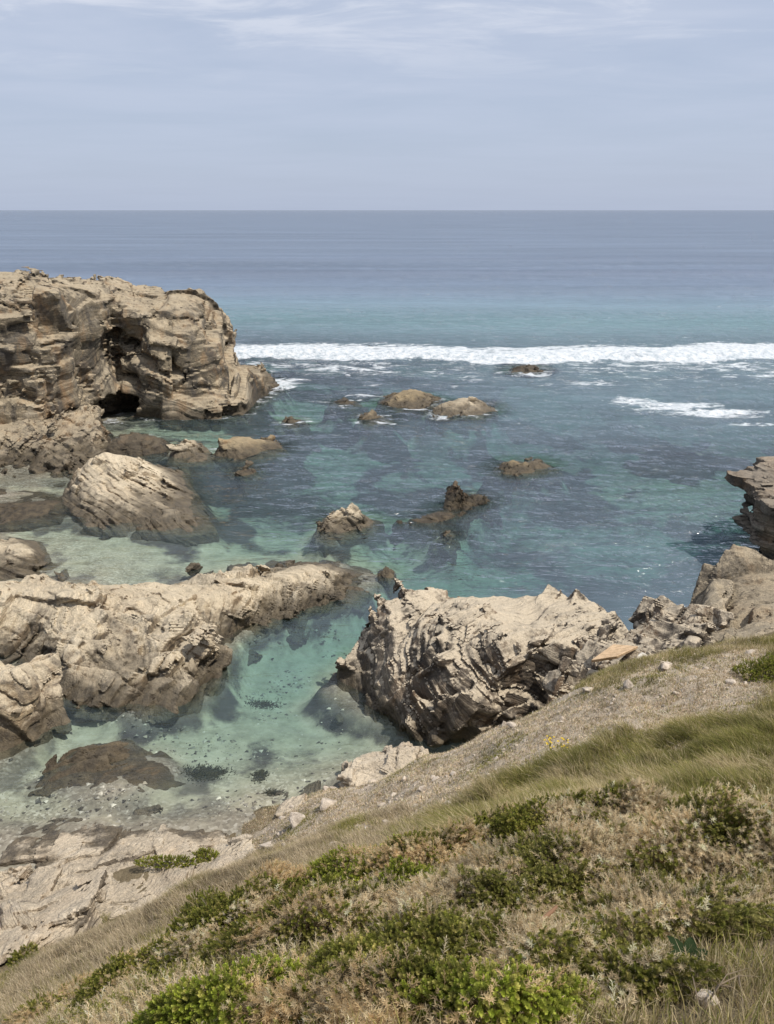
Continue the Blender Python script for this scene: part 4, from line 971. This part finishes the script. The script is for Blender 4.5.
# loose dead litter and short shoots between the shrubs
x, y = scatter(SHRUB, 420)
n = len(x); P = np.stack([x, y, ground_z(x, y) + 0.01], 1); N = np.stack([RNG.normal(0, .5, n), RNG.normal(0, .5, n) - .1, 0.8 + 0 * x], 1)
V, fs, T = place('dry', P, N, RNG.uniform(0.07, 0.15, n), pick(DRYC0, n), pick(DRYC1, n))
stuff('dry_heath', V, fs, T, M['twig'], 'dead tan shoots carpeting the ground between the foreground shrubs', 'heath')
x, y = scatter(SHRUB, 520); k = noise3(x * 1.2, y * 1.2, 0 * x, 85) > -0.12; x, y = x[k], y[k]
n = len(x); P = np.stack([x, y, ground_z(x, y) + 0.01], 1); N = np.stack([RNG.normal(0, .4, n), RNG.normal(0, .4, n) - .1, 0.8 + 0 * x], 1)
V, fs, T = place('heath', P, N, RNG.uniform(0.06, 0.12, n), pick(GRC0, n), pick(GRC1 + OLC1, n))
stuff('green_heath', V, fs, T, M['leaf'], 'small olive green shoots carpeting the ground between the foreground shrubs', 'heath')

def bank_z(x, y):
    r_ = np.hypot(x, y); a_ = np.degrees(np.arctan2(x, y))
    ri = np.clip(np.searchsorted(R_[:, 0], r_), 0, len(R_) - 1); ai = np.clip(np.round((58 - a_) / 116 * 619).astype(int), 0, 619)
    return bz[ri, ai]
# ------------------------------------------------------------------ loose stones
def stone_mesh(name, size, mat, seed, flat=0.6, npt=16):
    r = np.random.default_rng(seed)
    import bmesh
    bm = bmesh.new()
    for q in r.normal(0, 1, (npt, 3)):
        q = q / np.linalg.norm(q) * r.uniform(0.75, 1.0); bm.verts.new((q[0] * size, q[1] * size * r.uniform(.6, .9), q[2] * size * flat))
    res = bmesh.ops.convex_hull(bm, input=bm.verts)
    bmesh.ops.delete(bm, geom=[e for e in res['geom_interior'] if isinstance(e, bmesh.types.BMVert)], context='VERTS')
    bmesh.ops.bevel(bm, geom=list(bm.edges), offset=size * 0.07, segments=1, affect='EDGES')
    bmesh.ops.recalc_face_normals(bm, faces=bm.faces)
    me = bpy.data.meshes.new(name); bm.to_mesh(me); bm.free(); me.materials.append(mat)
    return me
def stone_mat(name, c0, c1):
    m, g, out = material(name)
    pos = g.node('ShaderNodeNewGeometry').outputs['Position']
    a = g.noise(pos, 6, 6, 0.7); b = g.noise(pos, 40, 4, 0.7)
    c = g.ramp(g.math('ADD', g.math('MULTIPLY', a, 0.7), g.math('MULTIPLY', b, 0.3)), [(0.36, c0), (0.56, c1)])
    principled(g, out, c, 0.9, g.bump(g.math('ADD', a, b), 0.6, 0.03), 0.2)
    return m
M['stone'] = stone_mat('pale_stone', (0.2, 0.16, 0.12), (0.54, 0.46, 0.37))
M['white_stone'] = stone_mat('white_stone', (0.42, 0.38, 0.32), (0.74, 0.69, 0.61))
M['orange_stone'] = stone_mat('orange_stone', (0.34, 0.23, 0.13), (0.62, 0.44, 0.27))
sm = [stone_mesh('stone', 0.12, M['stone'], 100 + i, 0.55) for i in range(6)]
x, y = scatter(SCREE, 2.3)
for i in range(min(110, len(x))):
    o = link('stone', sm[i % 6], loc=(x[i], y[i], float(ground_z(x[i], y[i])) + 0.02)); s_ = RNG.uniform(0.5, 1.7); o.scale = (s_, s_, s_)
    o.rotation_euler = (RNG.uniform(-.4, .4), RNG.uniform(-.4, .4), RNG.uniform(0, 6.3))
    tag(o, 'small pale angular stone lying in the turf of the bare slope', 'stone', 'stones strewn over the bare slope')
# gravel too fine to count
x, y = scatter(SCREE, 120, 0.6); n = len(x)
base = np.array([(1, 0, 0), (-.6, .8, 0), (-.5, -.8, .1), (.1, .1, .7), (.5, .6, .4)]); fc = np.array([(0, 1, 4), (1, 2, 3), (2, 0, 3), (0, 4, 3), (4, 1, 3)])
an = RNG.uniform(0, 6.3, n); sz = 0.012 + 0.04 * RNG.uniform(0, 1, n) ** 2
bx = base[None, :, 0] * np.cos(an)[:, None] - base[None, :, 1] * np.sin(an)[:, None]; by = base[None, :, 0] * np.sin(an)[:, None] + base[None, :, 1] * np.cos(an)[:, None]
V = np.stack([x[:, None] + bx * sz[:, None], y[:, None] + by * sz[:, None], (ground_z(x, y) - 0.005)[:, None] + base[None, :, 2] * sz[:, None]], -1).reshape(-1, 3)
Fg = (fc[None] + (np.arange(n) * 5)[:, None, None]).reshape(-1, 3)
o = link('gravel', mesh_np('gravel', V, Fg, M['stone'], False)); tag(o, 'fine pale gravel on the bare slope', 'gravel', kind='stuff')
def slab(name, label, pts, thick, mat, cat='stone'):
    import bmesh
    bm = bmesh.new(); P = np.array(pts); c = P.mean(0)
    top = [bm.verts.new(q - c) for q in P]; f = bm.faces.new(top)
    if f.normal.z < 0: f.normal_flip()
    r = bmesh.ops.extrude_face_region(bm, geom=[f])
    bmesh.ops.translate(bm, verts=[v for v in r['geom'] if isinstance(v, bmesh.types.BMVert)], vec=(0.02, 0.03, -thick))
    bmesh.ops.recalc_face_normals(bm, faces=bm.faces)
    bmesh.ops.bevel(bm, geom=list(bm.edges), offset=0.012, segments=1, affect='EDGES')
    me = bpy.data.meshes.new(name); bm.to_mesh(me); bm.free(); me.materials.append(mat)
    return tag(link(name, me, loc=c), label, cat)
slab('stone_slab', 'flat rusty orange slab lying on the broken ledge', [PY(*q) for q in [(591, 660, 16.2), (617, 656, 16.1), (638, 646, 16.8), (613, 644, 17.3)]], 0.09, M['orange_stone'])
o = link('white_block', stone_mesh('white_block', 0.3, M['white_stone'], 301, 0.8, 10), loc=np.array(PY(644, 661, 15.9))); o.rotation_euler = (0.3, 0.2, 0.6); tag(o, 'white angular block at the foot of the broken ledge, right of the orange slab', 'stone')
c = G(706, 1003); o = link('stone', stone_mesh('pale_pebble', 0.075, M['stone'], 302, 0.5), loc=(c[0], c[1], c[2] + 0.02)); tag(o, 'single pale stone in the rough grass at the lower right', 'stone')
def tube(path, rad, sides=6):
    path = np.array(path); V, Fs = [], []
    for k, q in enumerate(path):
        d = path[min(k + 1, len(path) - 1)] - path[max(k - 1, 0)]; d /= np.linalg.norm(d)
        a = np.cross(d, (0.2, 0.3, 0.93)); a /= np.linalg.norm(a); b = np.cross(d, a)
        for t_ in range(sides): V.append(q + rad[k] * (a * cos(6.2832 * t_ / sides) + b * sin(6.2832 * t_ / sides)))
    for k in range(len(path) - 1):
        for t_ in range(sides): Fs.append((k * sides + t_, k * sides + (t_ + 1) % sides, (k + 1) * sides + (t_ + 1) % sides, (k + 1) * sides + t_))
    n_ = len(V); V += [path[0], path[-1]]; tri = [(t_, n_, (t_ + 1) % sides) for t_ in range(sides)] + [((len(path) - 1) * sides + (t_ + 1) % sides, n_ + 1, (len(path) - 1) * sides + t_) for t_ in range(sides)]
    return np.array(V), [np.array(Fs), np.array(tri)]
def twig(name, label, pts, rad, col, forks=()):
    c = np.array(pts[0]); V, Fs = tube(np.array(pts) - c, rad)
    o = link(name, mesh_np(name, V, Fs, M['twig'], True, {'tint': np.tile([col], (len(V), 1))}), loc=c); tag(o, label, 'twig')
    for f in forks:
        V, Fs = tube(np.array(f[0]) - c, f[1]); link('side_branch', mesh_np('side_branch', V, Fs, M['twig'], True, {'tint': np.tile([col], (len(V), 1))}), o)
def GU(px, py, up): 
    c = G(px, py); return (c[0], c[1], c[2] + up)
twig('broken_branch', 'short broken reddish branch poking out of the dry shrub', [GU(512, 962, .12), GU(530, 955, .2), GU(548, 947, .27), GU(553, 944, .29)], [.012, .014, .013, .009], (0.34, 0.2, 0.12))
twig('dead_twigs', 'bundle of bare grey twigs arching over the ground at the lower right corner', [GU(700, 1018, .02), GU(715, 1002, .1), GU(735, 992, .1), GU(765, 985, .05)], [.004, .004, .003, .0015], (0.34, 0.27, 0.19),
     [([GU(715, 1002, .1), GU(728, 1000, .08), GU(750, 1004, .02)], [.003, .0025, .0012]), ([GU(708, 1010, .06), GU(722, 998, .14), GU(745, 984, .1)], [.003, .0025, .0012]), ([GU(735, 992, .1), GU(740, 1005, .06), GU(744, 1018, .0)], [.004, .003, .002]), ([GU(700, 1018, .02), GU(690, 1000, .12), GU(684, 985, .15)], [.004, .003, .0015])])
# broad leaved plant
c = G(688, 968); root = empty('broad_leaved_plant', c, 'broad leaved dark green plant in the rough grass at the lower right', 'plant')
for k in range(7):
    az = k * 0.9 + 0.3; L = 0.11 + 0.02 * (k % 3); t_ = np.linspace(0, 1, 7); w_ = 0.032 * np.sin(np.pi * t_ ** 0.8) + 0.002
    px_ = L * t_; pz_ = 0.10 * t_ * (1.5 - t_) + 0.02
    mid = np.stack([px_ * cos(az), px_ * sin(az), pz_], 1); sd_ = np.array([-sin(az), cos(az), 0.0])
    V = np.concatenate([mid - sd_ * w_[:, None] + (0, 0, .008), mid, mid + sd_ * w_[:, None] + (0, 0, .008)]); F_ = [(r_ * 7 + q, r_ * 7 + q + 1, r_ * 7 + q + 8, r_ * 7 + q + 7) for r_ in range(2) for q in range(6)]
    link('leaf', mesh_np('leaf', V, np.array(F_), M['twig'], True, {'tint': np.tile([[0.03, 0.052, 0.016]], (len(V), 1))}), root)
# yellow flowers
c = G(556, 750); root = empty('yellow_flowers', c, 'little clump of yellow flowers at the upper edge of the grass hollow', 'flower')
n = 26; a = RNG.uniform(0, 6.3, n); r_ = 0.2 * np.sqrt(RNG.uniform(0, 1, n)); fx = r_ * np.cos(a); fy = r_ * np.sin(a); fz = RNG.uniform(0.1, 0.18, n)
V = []; Fs = []
for k in range(n):
    b = len(V); V.append((fx[k], fy[k], fz[k] - .006))
    for q in range(6): V.append((fx[k] + .018 * cos(q * 1.047), fy[k] + .018 * sin(q * 1.047), fz[k] + .006))
    Fs += [(b, b + 1 + q, b + 1 + (q + 1) % 6) for q in range(6)]
link('blossoms', mesh_np('blossoms', np.array(V), np.array(Fs), M['leaf'], False, {'tint': np.tile([[0.75, 0.55, 0.03]], (len(V), 1))}), root)
V, Fc, T = blades(np.repeat(fx, 4) * .9, np.repeat(fy, 4) * .9, np.zeros(n * 4), np.full(n * 4, .12), np.full(n * 4, .008), 0, 0 * np.repeat(fx, 4), pick(GREEN, n * 4)); link('stalks', mesh_np('stalks', V, Fc, M['blade'], False, {'tint': T}), root)

# ---- low plants rooted on the platform
def on_rock(px, py):
    dg = bpy.context.evaluated_depsgraph_get()
    X_, Y_, Z_ = ray(px, py)
    from mathutils import Vector
    ok, loc, *_ = scene.ray_cast(dg, Vector((0, 0, H)), Vector((X_, Y_, Z_)).normalized())
    return np.array(loc)
bpy.context.view_layer.update()
def creeper(label, px, py, rx, ry, n, cols):
    c = on_rock(px, py); root = empty('creeping_plant', c, label, 'plant')
    r = np.sqrt(RNG.uniform(0, 1, n)); a = RNG.uniform(0, 6.3, n); xx = r * np.cos(a) * rx; yy_ = r * np.sin(a) * ry
    P = np.stack([xx, yy_, 0.02 + 0.1 * (1 - r * r) * RNG.uniform(0, 1, n) - 0.35 * np.abs(yy_) * 0], 1); N = np.stack([np.cos(a) * r + RNG.normal(0, .4, n), np.sin(a) * r + RNG.normal(0, .4, n), 0.8 + 0 * r], 1)
    V, fs, T = place('green', P, N, RNG.uniform(.05, .11, n), pick(GRC0, n), pick(cols, n)); link('foliage', mesh_np('foliage', V, fs, M['leaf'], False, {'tint': T}), root)
creeper('flat bright green creeping plant in a crack of the pink platform', 168, 864, .75, .14, 420, BRC1 + GRC1)
creeper('round bright green creeping plant at the right end of the platform crack', 205, 858, .28, .2, 260, BRC1 + GRC1)
creeper('small dark green creeping plant where the platform meets the dry grass, far left', 25, 962, .2, .25, 220, GRC1)
# ---- seaweed on the floor of the lagoon
M['weed'] = leaf_material('seaweed_frond', 0.1, 0.5)
def seaweed(label, px, py, rx, ry, n):
    p0 = PZ(px, py, -0.3); n *= 2; x_, y_ = RNG.normal(0, rx * .5, n) + p0[0], RNG.normal(0, ry * .5, n) + p0[1]
    V, Fc, T = blades(x_, y_, bank_z(x_, y_) - .02, RNG.uniform(.04, .1, n), np.full(n, .045), .6, 0 * x_ + 1, pick([(0.035, 0.028, 0.014), (0.05, 0.04, 0.018), (0.025, 0.025, 0.016)], n), 1.3)
    V[:, 2] = np.minimum(V[:, 2], -0.03)
    c = np.array([p0[0], p0[1], 0.0]); o = link('seaweed', mesh_np('seaweed', V - c, Fc, M['weed'], False, {'tint': T}), loc=c); tag(o, label, 'seaweed')
seaweed('widest dark seaweed patch on the lagoon floor, beside the half sunk rock', 205, 766, .55, .4, 1500)
seaweed('narrow dark seaweed patch on the lagoon floor, nearer the beach corner', 260, 772, .2, .35, 600)
seaweed('tiny dark seaweed spot close to the platform edge', 272, 797, .2, .12, 300)
seaweed('small dark seaweed patch off the side of the long ridge', 262, 682, .5, .3, 500)

# flat slabs bedded in the edge of the slope
fl = [stone_mesh('flat_stone', 0.34, M['stone'], 400 + i, 0.3, 12) for i in range(5)]
for i, (px, py, s_, lab) in enumerate([(372, 768, 1.3, 'largest flat pale slab bedded in the slope edge behind the square block'), (405, 755, 1.0, 'flat pale slab bedded in the slope edge, just above the square block'), (330, 806, 1.1, 'flat pale slab bedded between the square block and the pink platform'),
        (300, 822, 1.2, 'flat pale slab bedded where the slope meets the right end of the pink platform'), (455, 738, .8, 'small flat slab bedded below the dark layered rock'), (668, 668, .9, 'flat pale slab bedded in the turf below the right-hand block'),
        (268, 845, .9, 'flat pale slab bedded in the dry grass right of the creeping plant'), (590, 690, .8, 'small flat slab bedded in the turf left of the orange slab')]):
    c = G(px, py); o = link('flat_stone', fl[i % 5], loc=c); o.scale = (s_, s_, s_); o.rotation_euler = (0.2 * (-1) ** i, -0.35, 0.7 * i); tag(o, lab, 'stone')
# pebbles on the floor of the lagoon, too many to count
px_ = RNG.uniform(-40, 430, 16000); py_ = RNG.uniform(600, 830, 16000); X_ = (px_ - 387) / FPX; yy_ = (512 - py_) / FPX; t_ = H / (SP - yy_ * CP); x = X_ * t_; y = (CP + yy_ * SP) * t_
k = (bank_z(x, y) < 0.0) & (noise3(x * .6, y * .6, 0 * x, 95) + RNG.normal(0, .18, len(x)) > 0.12); x, y = x[k], y[k]; n = len(x)
an = RNG.uniform(0, 6.3, n); sz = 0.018 + 0.085 * RNG.uniform(0, 1, n) ** 4
bx = base[None, :, 0] * np.cos(an)[:, None] - base[None, :, 1] * np.sin(an)[:, None]; by = base[None, :, 0] * np.sin(an)[:, None] + base[None, :, 1] * np.cos(an)[:, None]
V = np.stack([x[:, None] + bx * sz[:, None], y[:, None] + by * sz[:, None], np.minimum(-0.03, (bank_z(x, y)))[:, None] + base[None, :, 2] * 0.7 * sz[:, None]], -1).reshape(-1, 3)
T = np.repeat(pick([(0.12, 0.10, 0.08), (0.3, 0.26, 0.2), (0.5, 0.46, 0.38), (0.07, 0.06, 0.05), (0.4, 0.37, 0.31), (0.2, 0.18, 0.15)], n), 5, 0)
o = link('pebbles', mesh_np('pebbles', V, (fc[None] + (np.arange(n) * 5)[:, None, None]).reshape(-1, 3), M['weed'], False, {'tint': T})); tag(o, 'grey and white pebbles on the lagoon floor', 'pebbles', kind='stuff')
# ------------------------------------------------------------------ light, sky, camera
SUN_EL, SUN_AZ = radians(60), radians(106)      # azimuth clockwise from the viewing direction
sun = bpy.data.lights.new('sun', 'SUN'); sun.energy = 4.7; sun.angle = radians(0.8); sun.color = (1.0, 0.95, 0.87)
so = bpy.data.objects.new('sun', sun); COL.objects.link(so)
from mathutils import Vector, Matrix, Euler
d = Vector((sin(SUN_AZ) * cos(SUN_EL), cos(SUN_AZ) * cos(SUN_EL), sin(SUN_EL)))
so.rotation_euler = d.to_track_quat('Z', 'Y').to_euler(); so.location = d * 100
w = bpy.data.worlds.new('World'); scene.world = w; w.use_nodes = True
g = NT(w.node_tree); g.n.clear()
sky = g.node('ShaderNodeTexSky', sky_type='NISHITA'); sky.sun_disc = False; sky.sun_elevation = SUN_EL; sky.sun_rotation = SUN_AZ
sky.air_density = 1.0; sky.dust_density = 1.5; sky.ozone_density = 1.5
tc = g.node('ShaderNodeTexCoord'); v = tc.outputs['Generated']
sp = g.node('ShaderNodeSeparateXYZ'); g.l.new(v, sp.inputs[0])
# project the direction on a high flat cloud sheet
zc = g.math('MAXIMUM', g.math('ADD', sp.outputs[2], 0.06), 0.03)
cv = g.node('ShaderNodeCombineXYZ'); g.l.new(g.math('DIVIDE', sp.outputs[0], zc), cv.inputs[0]); g.l.new(g.math('DIVIDE', sp.outputs[1], zc), cv.inputs[1])
veil = g.noise(g.scale(cv.outputs[0], (0.5, 0.8, 1)), 0.9, 5, 0.6, dist=0.4)
streak = g.noise(g.scale(cv.outputs[0], (0.75, 1.3, 1)), 1.3, 6, 0.62, dist=0.5)
lowf = g.mapr(sp.outputs[2], 0.02, 0.2, 0.12, 1.0)
haze = g.mix(g.math('MULTIPLY', g.mapr(veil, 0.3, 0.7), lowf), (4.35, 5.0, 6.45), (5.2, 5.75, 7.0))
c = g.mix(g.math('MULTIPLY_ADD', g.mapr(veil, 0.3, 0.6, -0.12, 0.06), lowf, 0.86), sky.outputs[0], haze)
cl = g.math('MULTIPLY', g.mapr(streak, 0.46, 0.66, 0, 0.85, True), g.mapr(sp.outputs[2], 0.10, 0.25, 0.0, 1.0, True))
c = g.mix(cl, c, (7.0, 7.3, 8.1))
bg = g.node('ShaderNodeBackground'); g.l.new(c, bg.inputs[0]); bg.inputs[1].default_value = 0.112
wo = g.node('ShaderNodeOutputWorld'); g.l.new(bg.outputs[0], wo.inputs[0])

cam = bpy.data.cameras.new('camera'); co = bpy.data.objects.new('camera', cam); COL.objects.link(co)
co.location = (0, 0, H)
co.rotation_euler = Euler((radians(90) - PITCH, 0, 0)).to_matrix().to_4x4().to_euler()
cam.sensor_fit = 'VERTICAL'; cam.sensor_height = 24.0; cam.lens = 24.0 * FPX / 1024.0
cam.clip_start = 0.1; cam.clip_end = 100000
scene.camera = co
scene.view_settings.view_transform = 'Standard'; scene.view_settings.look = 'None'
scene.view_settings.exposure = 0.0; scene.view_settings.gamma = 1.0
scene.view_settings.use_curve_mapping = False
scene.render.engine = 'CYCLES'
scene.cycles.transparent_max_bounces = 12
